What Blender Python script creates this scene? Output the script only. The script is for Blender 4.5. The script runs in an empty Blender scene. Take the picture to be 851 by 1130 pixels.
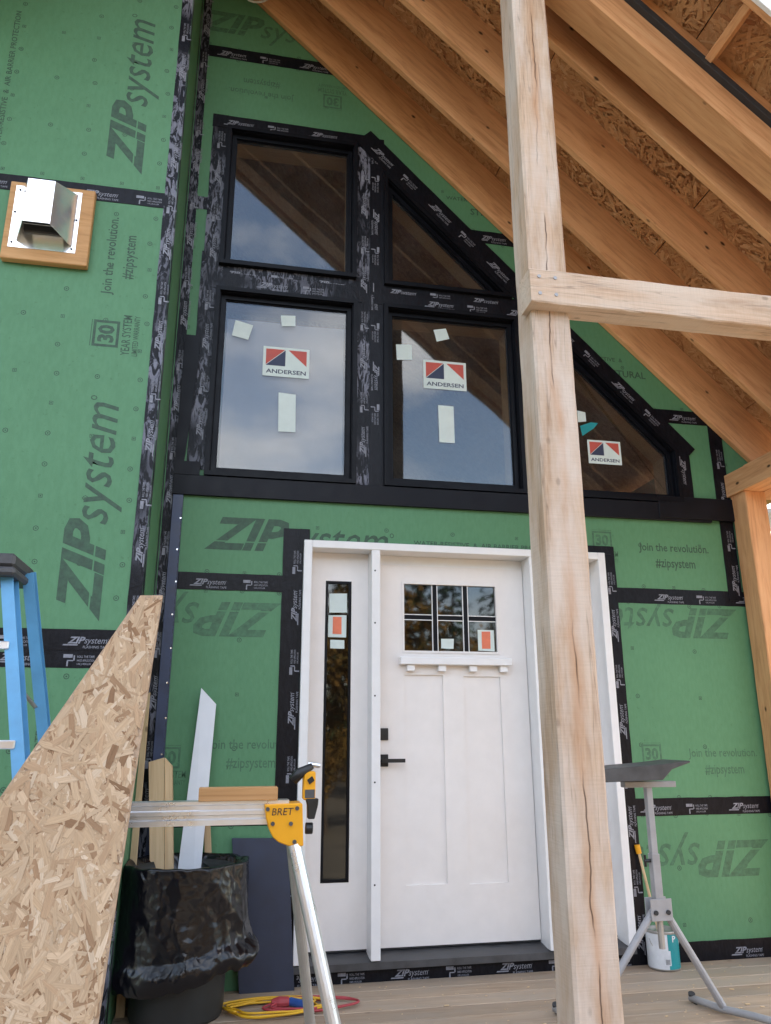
import bpy, bmesh, math, random
from mathutils import Vector, Matrix, noise
random.seed(7)
R = math.radians
scene = bpy.context.scene
col = scene.collection

# ------------------------------------------------------------------ camera
PW, PH, FPX = 851.0, 1130.0, 850.0
PITCH, YAW, ROLL = R(16.13), R(11.16), R(-0.15)
CAM = Vector((0.0, -4.31, 1.194))
_f = Vector((math.sin(YAW)*math.cos(PITCH), math.cos(YAW)*math.cos(PITCH), math.sin(PITCH)))
_r = Vector((math.cos(YAW), -math.sin(YAW), 0)); _u = _r.cross(_f)
RT = _r*math.cos(ROLL)+_u*math.sin(ROLL); UP = -_r*math.sin(ROLL)+_u*math.cos(ROLL); FW = _f
cam = bpy.data.cameras.new('camera'); cam_o = bpy.data.objects.new('camera', cam); col.objects.link(cam_o)
cam_o.matrix_world = Matrix(((RT.x, UP.x, -FW.x, CAM.x), (RT.y, UP.y, -FW.y, CAM.y), (RT.z, UP.z, -FW.z, CAM.z), (0, 0, 0, 1)))
cam.sensor_fit = 'HORIZONTAL'; cam.sensor_width = 36.0; cam.lens = 36.0*FPX/PW
cam.clip_start = 0.05; cam.clip_end = 2000
scene.camera = cam_o

# ------------------------------------------------------------------ world, sun, exposure
SUN_EL, SUN_AZ = R(39), R(25)      # azimuth measured from +Y (behind the house) towards +X
world = bpy.data.worlds.new('World'); scene.world = world; world.use_nodes = True
wn, wl = world.node_tree.nodes, world.node_tree.links
wn.clear()
wo = wn.new('ShaderNodeOutputWorld'); wb = wn.new('ShaderNodeBackground'); sky = wn.new('ShaderNodeTexSky')
sky.sky_type = 'NISHITA'; sky.sun_disc = False; sky.sun_elevation = SUN_EL; sky.sun_rotation = SUN_AZ
sky.air_density = 1.0; sky.dust_density = 1.5; sky.ozone_density = 1.0
tc = wn.new('ShaderNodeTexCoord'); mp = wn.new('ShaderNodeMapping'); mp.inputs['Scale'].default_value = (1, 1, 2.2); mp.inputs['Location'].default_value = (.6, .35, .1)
ns = wn.new('ShaderNodeTexNoise'); ns.inputs['Scale'].default_value = 2.6; ns.inputs['Detail'].default_value = 7; ns.inputs['Roughness'].default_value = .58
rp = wn.new('ShaderNodeValToRGB'); rp.color_ramp.elements[0].position = .46; rp.color_ramp.elements[1].position = .74
mx = wn.new('ShaderNodeMixRGB'); mx.inputs['Color2'].default_value = (7.0, 7.1, 7.3, 1)
wl.new(tc.outputs['Generated'], mp.inputs['Vector']); wl.new(mp.outputs[0], ns.inputs['Vector'])
wl.new(ns.outputs['Fac'], rp.inputs['Fac']); wl.new(rp.outputs['Color'], mx.inputs['Fac'])
wl.new(sky.outputs['Color'], mx.inputs['Color1']); wl.new(mx.outputs['Color'], wb.inputs['Color'])
wb.inputs['Strength'].default_value = 0.15
wl.new(wb.outputs[0], wo.inputs['Surface'])
sun = bpy.data.lights.new('sun', 'SUN'); sun.energy = 3.6; sun.angle = R(0.6); sun.color = (1, .95, .87)
sun_o = bpy.data.objects.new('sun', sun); col.objects.link(sun_o)
sd = Vector((math.sin(SUN_AZ)*math.cos(SUN_EL), math.cos(SUN_AZ)*math.cos(SUN_EL), math.sin(SUN_EL)))
sun_o.rotation_euler = sd.to_track_quat('Z', 'Y').to_euler(); sun_o.location = sd*50
vs = scene.view_settings
vs.view_transform = 'Standard'; vs.look = 'None'; vs.gamma = 1; vs.use_curve_mapping = False
vs.exposure = 2.48
vs.use_white_balance = True; vs.white_balance_temperature = 7300; vs.white_balance_tint = 11
scene.render.engine = 'CYCLES'

# ------------------------------------------------------------------ pixel helpers (a pixel gives a direction only)
def ray(px, py): return RT*((px-PW/2)/FPX)-UP*((py-PH/2)/FPX)+FW
def PY(px, py, y):
    v = ray(px, py); return CAM+v*((y-CAM.y)/v.y)
def PZ(px, py, z=0.0):
    v = ray(px, py); return CAM+v*((z-CAM.z)/v.z)

# ------------------------------------------------------------------ object helpers
class MB:
    def __init__(s): s.v = []; s.f = []; s.m = []
    def add(s, vs, fs, m=0):
        o = len(s.v); s.v += [tuple(v) for v in vs]; s.f += [tuple(i+o for i in f) for f in fs]; s.m += [m]*len(fs); return s
    def box(s, x0, x1, y0, y1, z0, z1, m=0):
        return s.add([(x, y, z) for x in (x0, x1) for y in (y0, y1) for z in (z0, z1)],
                     [(0, 1, 3, 2), (4, 6, 7, 5), (0, 4, 5, 1), (2, 3, 7, 6), (0, 2, 6, 4), (1, 5, 7, 3)], m)
    def obox(s, c, X, Y, Z, m=0):
        c = Vector(c); X, Y, Z = Vector(X), Vector(Y), Vector(Z)
        return s.add([c+X*a+Y*b+Z*d for a in (-1, 1) for b in (-1, 1) for d in (-1, 1)],
                     [(0, 1, 3, 2), (4, 6, 7, 5), (0, 4, 5, 1), (2, 3, 7, 6), (0, 2, 6, 4), (1, 5, 7, 3)], m)
    def prism(s, poly, off, m=0):        # poly: 3D points, off: extrusion vector
        n = len(poly); off = Vector(off); P = [Vector(p) for p in poly]
        return s.add(P+[p+off for p in P], [tuple(range(n))[::-1], tuple(range(n, 2*n))]+[(i, (i+1) % n, n+(i+1) % n, n+i) for i in range(n)], m)
    def tube(s, pts, r, n=10, m=0, caps=True, flat=1.0):
        pts = [Vector(p) for p in pts]; k = len(pts); rr = r if isinstance(r, (list, tuple)) else [r]*k
        ref = Vector((0, 0, 1)); vs = []; last = None
        for i, p in enumerate(pts):
            t = (pts[min(i+1, k-1)]-pts[max(i-1, 0)]).normalized()
            if last is None:
                a = t.cross(ref)
                if a.length < .1: a = t.cross(Vector((0, 1, 0)))
            else: a = last-t*last.dot(t)
            a.normalize(); b = t.cross(a); last = a
            vs += [p+a*math.cos(2*math.pi*j/n)*rr[i]+b*math.sin(2*math.pi*j/n)*rr[i]*flat for j in range(n)]
        fs = [(i*n+j, i*n+(j+1) % n, (i+1)*n+(j+1) % n, (i+1)*n+j) for i in range(k-1) for j in range(n)]
        if caps: fs += [tuple(range(n))[::-1], tuple(range((k-1)*n, k*n))]
        return s.add(vs, fs, m)
    def lathe(s, c, prof, n=32, m=0):
        c = Vector(c); k = len(prof)
        vs = [c+Vector((r*math.cos(2*math.pi*j/n), r*math.sin(2*math.pi*j/n), z)) for r, z in prof for j in range(n)]
        return s.add(vs, [(i*n+j, i*n+(j+1) % n, (i+1)*n+(j+1) % n, (i+1)*n+j) for i in range(k-1) for j in range(n)], m)
    def mesh(s, name, bevel=0, smooth=False, weld=False):
        me = bpy.data.meshes.new(name); me.from_pydata(s.v, [], s.f)
        me.polygons.foreach_set('material_index', s.m)
        bm = bmesh.new(); bm.from_mesh(me)
        if weld: bmesh.ops.remove_doubles(bm, verts=bm.verts, dist=1e-5)
        bmesh.ops.recalc_face_normals(bm, faces=bm.faces)
        if bevel: bmesh.ops.bevel(bm, geom=list(bm.edges), offset=bevel, segments=1, affect='EDGES', profile=.5)
        bm.to_mesh(me); bm.free()
        if smooth: me.shade_smooth()
        return me
    def build(s, name, mats, parent=None, bevel=0, smooth=False, weld=False):
        return link(name, s.mesh(name, bevel, smooth, weld), mats, parent)

def link(name, me, mats=None, parent=None, mat4=None):
    o = bpy.data.objects.new(name, me); col.objects.link(o)
    if mats is not None and len(me.materials) == 0:
        for m in (mats if isinstance(mats, (list, tuple)) else [mats]): me.materials.append(m)
    if mat4 is not None: o.matrix_basis = mat4
    if parent is not None:
        o.parent = parent; o.matrix_parent_inverse = pworld(parent).inverted()
    return o
def pworld(o):
    m = o.matrix_basis.copy()
    if o.parent: m = pworld(o.parent) @ o.matrix_parent_inverse @ m
    return m
def thing(name, label, cat, loc=(0, 0, 0), group=None):
    o = bpy.data.objects.new(name, None); col.objects.link(o); o.location = loc; o.empty_display_size = .1
    return tag(o, label, cat, group)
def tag(o, label, cat, group=None):
    o['label'] = label; o['category'] = cat
    if group: o['group'] = group
    return o
def basis(X, Y, Z, p):
    X, Y, Z = Vector(X), Vector(Y), Vector(Z)
    return Matrix(((X.x, Y.x, Z.x, p[0]), (X.y, Y.y, Z.y, p[1]), (X.z, Y.z, Z.z, p[2]), (0, 0, 0, 1)))
def lumber(name, p0, p1, w, h, up, mats, parent, bevel=.002):
    """a board from p0 to p1 (centre line); w across, h along 'up'; local X runs with the grain"""
    p0, p1, up = Vector(p0), Vector(p1), Vector(up)
    X = (p1-p0).normalized(); Y = up.cross(X).normalized(); Z = X.cross(Y); L = (p1-p0).length
    me = MB().box(-L/2, L/2, -w/2, w/2, -h/2, h/2).mesh(name, bevel)
    return link(name, me, mats, parent, basis(X, Y, Z, (p0+p1)/2))

# ------------------------------------------------------------------ materials
def mat(name, base=(.5, .5, .5), rough=.6, metal=0, spec=.5):
    m = bpy.data.materials.new(name); m.use_nodes = True
    b = m.node_tree.nodes['Principled BSDF']
    b.inputs['Base Color'].default_value = (*base, 1); b.inputs['Roughness'].default_value = rough
    b.inputs['Metallic'].default_value = metal; b.inputs['Specular IOR Level'].default_value = spec
    m['_'] = 0
    return m
class NT:
    def __init__(s, m): s.n = m.node_tree.nodes; s.l = m.node_tree.links; s.b = s.n['Principled BSDF']
    def __call__(s, t, **kw):
        nd = s.n.new('ShaderNode'+t)
        for k, v in kw.items():
            if hasattr(nd, k) and k not in ('Scale',): setattr(nd, k, v)
            else: nd.inputs[k.replace('_', ' ')].default_value = v
        return nd
    def ln(s, a, b): s.l.new(a, b)
    def ramp(s, src, stops):
        r = s.n.new('ShaderNodeValToRGB'); e = r.color_ramp.elements
        while len(e) < len(stops): e.new(.5)
        for i, (p, c) in enumerate(stops):
            e[i].position = p; e[i].color = (*c, 1) if len(c) == 3 else c
        s.ln(src, r.inputs['Fac']); return r
    def mix(s, a, b, fac, mode='MIX'):
        x = s.n.new('ShaderNodeMixRGB'); x.blend_type = mode
        for k, v in (('Color1', a), ('Color2', b), ('Fac', fac)):
            if isinstance(v, (tuple, list)): x.inputs[k].default_value = (*v, 1)
            elif isinstance(v, (int, float)): x.inputs[k].default_value = v
            else: s.ln(v, x.inputs[k])
        return x.outputs['Color']
    def bump(s, h, strength=.3, dist=.01):
        b = s.n.new('ShaderNodeBump'); b.inputs['Strength'].default_value = strength; b.inputs['Distance'].default_value = dist
        s.ln(h, b.inputs['Height']); s.ln(b.outputs[0], s.b.inputs['Normal']); return b
    def coords(s, scale, rnd=True, kind='Object'):
        t = s.n.new('ShaderNodeTexCoord'); m = s.n.new('ShaderNodeMapping'); m.inputs['Scale'].default_value = scale
        src = t.outputs[kind]
        if rnd:
            oi = s.n.new('ShaderNodeObjectInfo'); vm = s.n.new('ShaderNodeVectorMath'); vm.operation = 'MULTIPLY_ADD'
            mu = s.n.new('ShaderNodeMath'); mu.operation = 'MULTIPLY'; mu.inputs[1].default_value = 37.0
            s.ln(oi.outputs['Random'], mu.inputs[0])
            ad = s.n.new('ShaderNodeVectorMath'); ad.operation = 'ADD'; s.ln(src, ad.inputs[0]); s.ln(mu.outputs[0], ad.inputs[1]); src = ad.outputs[0]
        s.ln(src, m.inputs['Vector']); return m.outputs[0]
    def noise(s, vec, scale, detail=4, rough=.55, dist=0):
        n = s.n.new('ShaderNodeTexNoise'); n.inputs['Scale'].default_value = scale; n.inputs['Detail'].default_value = detail
        n.inputs['Roughness'].default_value = rough; n.inputs['Distortion'].default_value = dist; s.ln(vec, n.inputs['Vector']); return n.outputs['Fac']

def wood(name, dark, mid, light, rough=.7, knots=.5, weather=None, bump=.25, sawn=False, cracks=False, heart=False):
    """grain runs along local X"""
    m = mat(name, mid, rough, spec=.25); t = NT(m)
    v = t.coords((1.1, 13, 13)); v2 = t.coords((.5, 4, 4)); v3 = t.coords((3.6, 6.5, 6.5)); v0 = t.coords((1, 1, 1))
    g = t.noise(v, 3.2, 6, .6, .9); big = t.noise(v2, 1.6, 3)
    c = t.ramp(g, [(.28, dark), (.5, mid), (.74, light)]).outputs[0]
    c = t.mix(c, t.ramp(big, [(.3, tuple(x*.72 for x in mid)), (.7, tuple(min(1, x*1.15) for x in light))]).outputs[0], .38)
    if weather:
        w = t.ramp(t.noise(t.coords((.8, 3, 3)), 2.2, 5, .62), [(.4, (0, 0, 0)), (.62, (1, 1, 1))]).outputs[0]
        c = t.mix(c, weather, w)
    vo = t('TexVoronoi'); vo.inputs['Scale'].default_value = 1.15; t.ln(v3, vo.inputs['Vector'])
    k = t.ramp(vo.outputs['Distance'], [(.045, (1, 1, 1)), (.09, (0, 0, 0))]).outputs[0]
    kf = t.mix((0, 0, 0), k, knots)
    c = t.mix(c, (.055, .025, .012), kf)
    h = g
    if sawn:
        sx = t.noise(t.coords((95, 3.5, 3.5)), 2.4, 2, .5, .4)
        c = t.mix(c, t.ramp(sx, [(.35, (.62, .62, .62)), (.6, (1, 1, 1))]).outputs[0], .13, 'MULTIPLY')
        ad = t('Math'); ad.operation = 'MULTIPLY_ADD'; t.ln(sx, ad.inputs[0]); ad.inputs[1].default_value = .3; t.ln(g, ad.inputs[2]); h = ad.outputs[0]
    if cracks:
        cr = t.noise(t.coords((.55, 16, 16)), 1.7, 3, .5, .25)
        ck = t.ramp(cr, [(.482, (0, 0, 0)), (.497, (1, 1, 1)), (.512, (0, 0, 0))]).outputs[0]
        msk = t.ramp(t.noise(t.coords((.7, 2, 2)), 2.0, 2), [(.42, (0, 0, 0)), (.52, (1, 1, 1))]).outputs[0]
        ck = t.mix((0, 0, 0), ck, msk)
        c = t.mix(c, (.06, .04, .03), t.mix((0, 0, 0), ck, .4))
    if heart:                                    # one long drying check wandering down the face, reddish heartwood beside it
        tcn = t('TexCoord'); sx_ = t('SeparateXYZ'); t.ln(tcn.outputs['Object'], sx_.inputs[0])
        wn_ = t('TexNoise'); wn_.noise_dimensions = '1D'; wn_.inputs['Scale'].default_value = 1.3; wn_.inputs['Detail'].default_value = 5; t.ln(sx_.outputs['X'], wn_.inputs['W'])
        def mth(op, a_, b_=None):
            n_ = t('Math'); n_.operation = op
            for i_, v_ in ((0, a_), (1, b_)):
                if v_ is None: continue
                if isinstance(v_, (int, float)): n_.inputs[i_].default_value = v_
                else: t.ln(v_, n_.inputs[i_])
            return n_.outputs[0]
        d_ = mth('ABSOLUTE', mth('SUBTRACT', sx_.outputs['Y'], mth('MULTIPLY', mth('SUBTRACT', wn_.outputs['Fac'], .5), .11)))
        hw = t.ramp(d_, [(.004, (1, 1, 1)), (.036, (0, 0, 0))]).outputs[0]
        hm = t.ramp(t.noise(t.coords((.6, 5, 5)), 2.4, 4), [(.38, (0, 0, 0)), (.62, (1, 1, 1))]).outputs[0]
        c = t.mix(c, (.52, .245, .105), t.mix((0, 0, 0), t.mix((0, 0, 0), hw, hm), .55))
        ckm = t.ramp(t.noise(t.coords((1.2, .1, .1)), 1.5, 2), [(.47, (0, 0, 0)), (.53, (1, 1, 1))]).outputs[0]
        ck = t.mix((0, 0, 0), t.ramp(d_, [(.0008, (1, 1, 1)), (.0022, (0, 0, 0))]).outputs[0], ckm)
        c = t.mix(c, (.05, .03, .02), t.mix((0, 0, 0), ck, .9))
        h = mth('SUBTRACT', h, mth('MULTIPLY', ck, 2.0))
    oi_ = t('ObjectInfo'); c = t.mix(c, t.ramp(oi_.outputs['Random'], [(0, (.86, .84, .82)), (1, (1.08, 1.08, 1.08))]).outputs[0], 1.0, 'MULTIPLY')
    t.ln(c, t.b.inputs['Base Color']); t.bump(h, bump, .004)
    return m

def panel_green():
    m = mat('sheathing_green', (.085, .27, .125), .55, spec=.35); t = NT(m)
    n1 = t.noise(t.coords((1, 1, 1), False), 2.2, 5, .6); n2 = t.noise(t.coords((1, 1, 1), False), 160, 2)
    n3 = t.noise(t.coords((14, 14, 5), False), 4, 3)
    c = t.ramp(n1, [(.3, (.091, .244, .123)), (.7, (.101, .266, .137))]).outputs[0]
    c = t.mix(c, t.ramp(n3, [(.35, (.8, .84, .8)), (.65, (1, 1, 1))]).outputs[0], .5, 'MULTIPLY')
    sp = t.ramp(t.noise(t.coords((1, 1, 1), False), 42, 2), [(.26, (.55, .55, .5)), (.33, (1, 1, 1))]).outputs[0]
    c = t.mix(c, sp, .35, 'MULTIPLY')
    t.ln(c, t.b.inputs['Base Color'])
    ad = t('Math'); ad.operation = 'ADD'; t.ln(n2, ad.inputs[0]); t.ln(n3, ad.inputs[1]); t.bump(ad.outputs[0], .18, .002)
    return m
def tape_mat(name, sheen):
    m = mat(name, (.006, .0065, .009), .34, spec=.18); t = NT(m)
    v = t.coords((1, 1, 1), False)
    n = t.noise(v, 26, 5, .6, 1.2); n2 = t.noise(t.coords((9, 9, 3), False), 6, 4, .6, .6)
    c = t.ramp(n2, [(.3, (.004, .004, .006)), (.75, (.011, .0115, .016))]).outputs[0]
    if sheen:
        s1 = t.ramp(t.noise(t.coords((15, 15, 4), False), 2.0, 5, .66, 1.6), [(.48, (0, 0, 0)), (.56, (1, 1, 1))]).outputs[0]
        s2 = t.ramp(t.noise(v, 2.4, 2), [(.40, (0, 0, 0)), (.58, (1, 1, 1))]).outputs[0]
        c = t.mix(c, (.19, .195, .24), t.mix((0, 0, 0), s1, s2))  # grey streaks painted in for sky reflected by the tape's wrinkles
    t.ln(c, t.b.inputs['Base Color'])
    ad = t('Math'); ad.operation = 'ADD'; t.ln(n, ad.inputs[0]); t.ln(n2, ad.inputs[1]); t.bump(ad.outputs[0], .6 if sheen else .32, .004)
    return m
def noisy(name, base, rough=.5, metal=0, spec=.5, amp=.12, scale=12, bump=.05, bscale=60):
    m = mat(name, base, rough, metal, spec); t = NT(m); v = t.coords((1, 1, 1))
    n = t.noise(v, scale, 5, .6)
    c = t.ramp(n, [(.3, tuple(x*(1-amp) for x in base)), (.7, tuple(min(1, x*(1+amp)) for x in base))]).outputs[0]
    t.ln(c, t.b.inputs['Base Color'])
    r = t.ramp(n, [(.3, (max(0, rough-.08),)*3), (.7, (min(1, rough+.08),)*3)]).outputs[0]; t.ln(r, t.b.inputs['Roughness'])
    if bump: t.bump(t.noise(v, bscale, 3), bump, .003)
    return m
def osb_mat(name):
    m = mat(name, (.5, .3, .15), .75, spec=.2); t = NT(m); cols = None
    for i, a in enumerate((0, 55, 115, 160)):
        tcn = t('TexCoord'); mp_ = t('Mapping'); mp_.inputs['Rotation'].default_value = (0, 0, R(a)); mp_.inputs['Scale'].default_value = (7, 28, 28); mp_.inputs['Location'].default_value = (i*3.1, i*1.7, 0)
        t.ln(tcn.outputs['Object'], mp_.inputs['Vector'])
        vo = t('TexVoronoi'); vo.inputs['Scale'].default_value = 1.0; t.ln(mp_.outputs[0], vo.inputs['Vector'])
        c = t.ramp(vo.outputs['Color'], [(.1, (.36, .16, .07)), (.5, (.50, .25, .11)), (.9, (.60, .34, .17))]).outputs[0]
        cols = c if cols is None else t.mix(cols, c, t.ramp(t.noise(t.coords((1, 1, 1), False), 9+3*i, 2), [(.49, (0, 0, 0)), (.52, (1, 1, 1))]).outputs[0])
    t.ln(cols, t.b.inputs['Base Color']); t.bump(t.noise(t.coords((1, 1, 1), False), 40, 4), .4, .004)
    return m
def glass_mat(name, tint, refl, dust_haze):
    m = bpy.data.materials.new(name); m.use_nodes = True; n, l = m.node_tree.nodes, m.node_tree.links; n.clear()
    o = n.new('ShaderNodeOutputMaterial'); mixn = n.new('ShaderNodeMixShader'); tr = n.new('ShaderNodeBsdfTransparent'); gl = n.new('ShaderNodeBsdfGlossy')
    tr.inputs['Color'].default_value = (*tint, 1); gl.inputs['Roughness'].default_value = .03; gl.inputs['Color'].default_value = (.92, .96, 1, 1)
    lw = n.new('ShaderNodeLayerWeight'); lw.inputs['Blend'].default_value = .35
    mr = n.new('ShaderNodeMapRange'); mr.inputs['To Min'].default_value = refl; mr.inputs['To Max'].default_value = .95
    pw = n.new('ShaderNodeMath'); pw.operation = 'POWER'; pw.inputs[1].default_value = 2.0
    l.new(lw.outputs['Facing'], pw.inputs[0]); l.new(pw.outputs[0], mr.inputs['Value']); l.new(mr.outputs[0], mixn.inputs['Fac'])
    tcn = n.new('ShaderNodeTexCoord'); nz = n.new('ShaderNodeTexNoise'); nz.inputs['Scale'].default_value = 2.2; nz.inputs['Detail'].default_value = 1
    bp = n.new('ShaderNodeBump'); bp.inputs['Strength'].default_value = .05; bp.inputs['Distance'].default_value = .02
    l.new(tcn.outputs['Object'], nz.inputs['Vector']); l.new(nz.outputs['Fac'], bp.inputs['Height']); l.new(bp.outputs[0], gl.inputs['Normal'])
    l.new(tr.outputs[0], mixn.inputs[1]); l.new(gl.outputs[0], mixn.inputs[2]); df = n.new('ShaderNodeBsdfDiffuse'); df.inputs['Color'].default_value = (.55, .52, .50, 1); m2 = n.new('ShaderNodeMixShader')  # diffuse grey: dust on the glass, plus painted haze for the faintly lit room
    n2 = n.new('ShaderNodeTexNoise'); n2.inputs['Scale'].default_value = 5; n2.inputs['Detail'].default_value = 6; mr2 = n.new('ShaderNodeMapRange'); mr2.inputs['From Min'].default_value = .3; mr2.inputs['From Max'].default_value = .7; mr2.inputs['To Min'].default_value = dust_haze*.5; mr2.inputs['To Max'].default_value = dust_haze*1.5
    l.new(tcn.outputs['Object'], n2.inputs['Vector']); l.new(n2.outputs['Fac'], mr2.inputs['Value']); l.new(mr2.outputs[0], m2.inputs['Fac'])
    l.new(mixn.outputs[0], m2.inputs[1]); l.new(df.outputs[0], m2.inputs[2]); l.new(m2.outputs[0], o.inputs['Surface'])
    return m

M = {}
M['green'] = panel_green()
M['print'] = noisy('panel_print', (.035, .085, .05), .6, amp=.35, scale=40, bump=0)
M['print_pale'] = noisy('panel_print_pale', (.055, .15, .08), .6, amp=.3, scale=40, bump=0)
M['tape'] = tape_mat('flashing_tape', False); M['tape_sheen'] = tape_mat('flashing_tape_sheen', True)
M['tprint'] = noisy('tape_print', (.22, .225, .26), .5, amp=.3, scale=50, bump=0)
M['frame'] = noisy('window_frame_black', (.004, .0045, .007), .4, spec=.16, amp=.2, bump=.03)
M['flash'] = noisy('black_metal_trim', (.006, .0065, .010), .45, spec=.2, amp=.25, bump=.04)
M['navy'] = noisy('navy_metal', (.035, .05, .105), .38, amp=.2, bump=.04)
M['raft'] = wood('rafter_lumber', (.42, .165, .065), (.70, .345, .155), (.80, .46, .24), .68, .95)
M['stud'] = wood('stud_lumber', (.46, .30, .16), (.6, .42, .24), (.68, .5, .31), .68, .6)
M['post'] = wood('rough_sawn_post', (.34, .195, .115), (.53, .355, .235), (.67, .50, .375), .85, .3, (.66, .54, .45), .6, True, True, True)
M['tie'] = wood('rough_sawn_tie', (.36, .21, .125), (.56, .38, .26), (.69, .515, .385), .85, .4, (.64, .51, .405), .6, True, True)
M['deck'] = wood('deck_board', (.25, .17, .11), (.40, .29, .20), (.49, .37, .265), .62, .4, (.37, .295, .225), .5)
M['osb'] = osb_mat('osb_sheathing')
M['osbpale'] = noisy('strand_board_base', (.40, .27, .175), .8, amp=.25, scale=50, bump=.4, bscale=90)
M['liner'] = wood('jamb_liner', (.5, .3, .16), (.62, .41, .23), (.7, .5, .3), .55, .1)
M['white'] = noisy('white_vinyl', (.82, .81, .80), .38, amp=.03, bump=.02)
M['door'] = noisy('door_white', (.80, .755, .72), .42, amp=.025, bump=.05, bscale=30)
M['blackhw'] = noisy('black_hardware', (.012, .012, .013), .4, amp=.2)
M['dark'] = noisy('dark_rubber', (.03, .03, .032), .7)
M['glass'] = glass_mat('window_glass', (.74, .74, .72), .055, .024)
M['dglass'] = glass_mat('door_glass', (.22, .21, .20), .062, .005)
M['paper'] = noisy('paper_tag', (.62, .70, .66), .7, amp=.06, bump=.02)
M['red'] = noisy('sticker_red', (.52, .085, .06), .6); M['snavy'] = noisy('sticker_navy', (.03, .04, .085), .6)
M['orange'] = noisy('tag_orange', (.75, .19, .10), .6)
M['alu'] = noisy('brushed_aluminium', (.80, .81, .83), .32, .9, amp=.05, bump=.04)
M['alu_dull'] = noisy('dull_aluminium', (.45, .43, .40), .5, .6, amp=.1)
M['yellow'] = noisy('yellow_casting', (.82, .36, .012), .42, amp=.06, bump=.03)
M['ink'] = mat('marker_ink', (.03, .02, .02), .6)
def bag_mat():
    m = mat('bin_bag', (.004, .004, .006), .2, spec=.5); t = NT(m); v = t.coords((1, 1, .8), False)
    dv = t('VectorMath'); dv.operation = 'ADD'; nz = t('TexNoise'); nz.inputs['Scale'].default_value = 6; t.ln(v, nz.inputs['Vector']); sc_ = t('VectorMath'); sc_.operation = 'SCALE'; sc_.inputs['Scale'].default_value = .16; t.ln(nz.outputs['Color'], sc_.inputs[0]); t.ln(v, dv.inputs[0]); t.ln(sc_.outputs[0], dv.inputs[1])
    vo = t('TexVoronoi'); vo.feature = 'DISTANCE_TO_EDGE'; vo.inputs['Scale'].default_value = 8; t.ln(dv.outputs[0], vo.inputs['Vector'])
    h = t.ramp(vo.outputs['Distance'], [(0, (0, 0, 0)), (.14, (1, 1, 1))]).outputs[0]
    h = t.mix(h, t.noise(dv.outputs[0], 14, 3, .5), .4); t.bump(h, .42, .008); return m
M['bag'] = bag_mat()
M['bag_old'] = noisy('bin_bag', (.007, .007, .010), .22, spec=.55, amp=.2, bump=.22, bscale=13)
M.pop('bag_old')
M['bin'] = noisy('bin_plastic', (.022, .024, .024), .55, amp=.15, bump=.1)
M['navyboard'] = noisy('navy_board', (.030, .038, .066), .5, amp=.12, bump=.12, bscale=40)
M['trimw'] = noisy('primed_trim', (.72, .74, .78), .5, amp=.03)
M['blue'] = noisy('fibreglass_blue', (.10, .34, .58), .42, amp=.1, bump=.06)
M['galv'] = noisy('galvanised', (.93, .94, .95), .2, .8, amp=.05, bump=.02)
M['steelgrey'] = noisy('grey_painted_steel', (.36, .36, .37), .5, .2, amp=.12, bump=.06)
M['steeldark'] = noisy('dark_steel', (.085, .085, .088), .5, .4, amp=.25)
M['teal'] = noisy('can_teal', (.0, .27, .29), .4); M['canwhite'] = noisy('can_label_white', (.68, .70, .72), .45)
M['cordy'] = noisy('cord_yellow', (.72, .40, .02), .45, amp=.06); M['cordr'] = noisy('hose_red', (.42, .05, .06), .5, amp=.08)
M['plugb'] = noisy('plug_blue', (.03, .10, .34), .45)
M['block'] = wood('cedar_block', (.36, .17, .065), (.55, .29, .12), (.63, .36, .17), .6, .2)
M['plastic'] = noisy('plastic_film', (.46, .455, .52), .4, amp=.12, scale=3, bump=.1, bscale=5)
M['room'] = noisy('room_brown', (.16, .11, .08), .8, amp=.3)
M['ground'] = noisy('gravel_yard', (.12, .10, .072), .95, amp=.3, scale=1.2, bump=.3, bscale=30)
M['bark'] = noisy('bark', (.10, .07, .05), .9, amp=.3)
M['wire'] = noisy('white_cable', (.6, .58, .52), .5)
M['shed'] = noisy('grey_siding', (.24, .25, .26), .6, amp=.1)
def leaf_mat(name, a, b):
    m = mat(name, a, .7, spec=.2); t = NT(m); oi = t('ObjectInfo'); v = t.coords((1, 1, 1))
    c = t.ramp(t.noise(v, 1.6, 4), [(.3, a), (.7, b)]).outputs[0]; t.ln(c, t.b.inputs['Base Color']); return m
M['needle'] = leaf_mat('needles', (.018, .040, .016), (.055, .085, .03))
M['autumn'] = leaf_mat('autumn_leaves', (.10, .075, .02), (.26, .13, .03))

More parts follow.
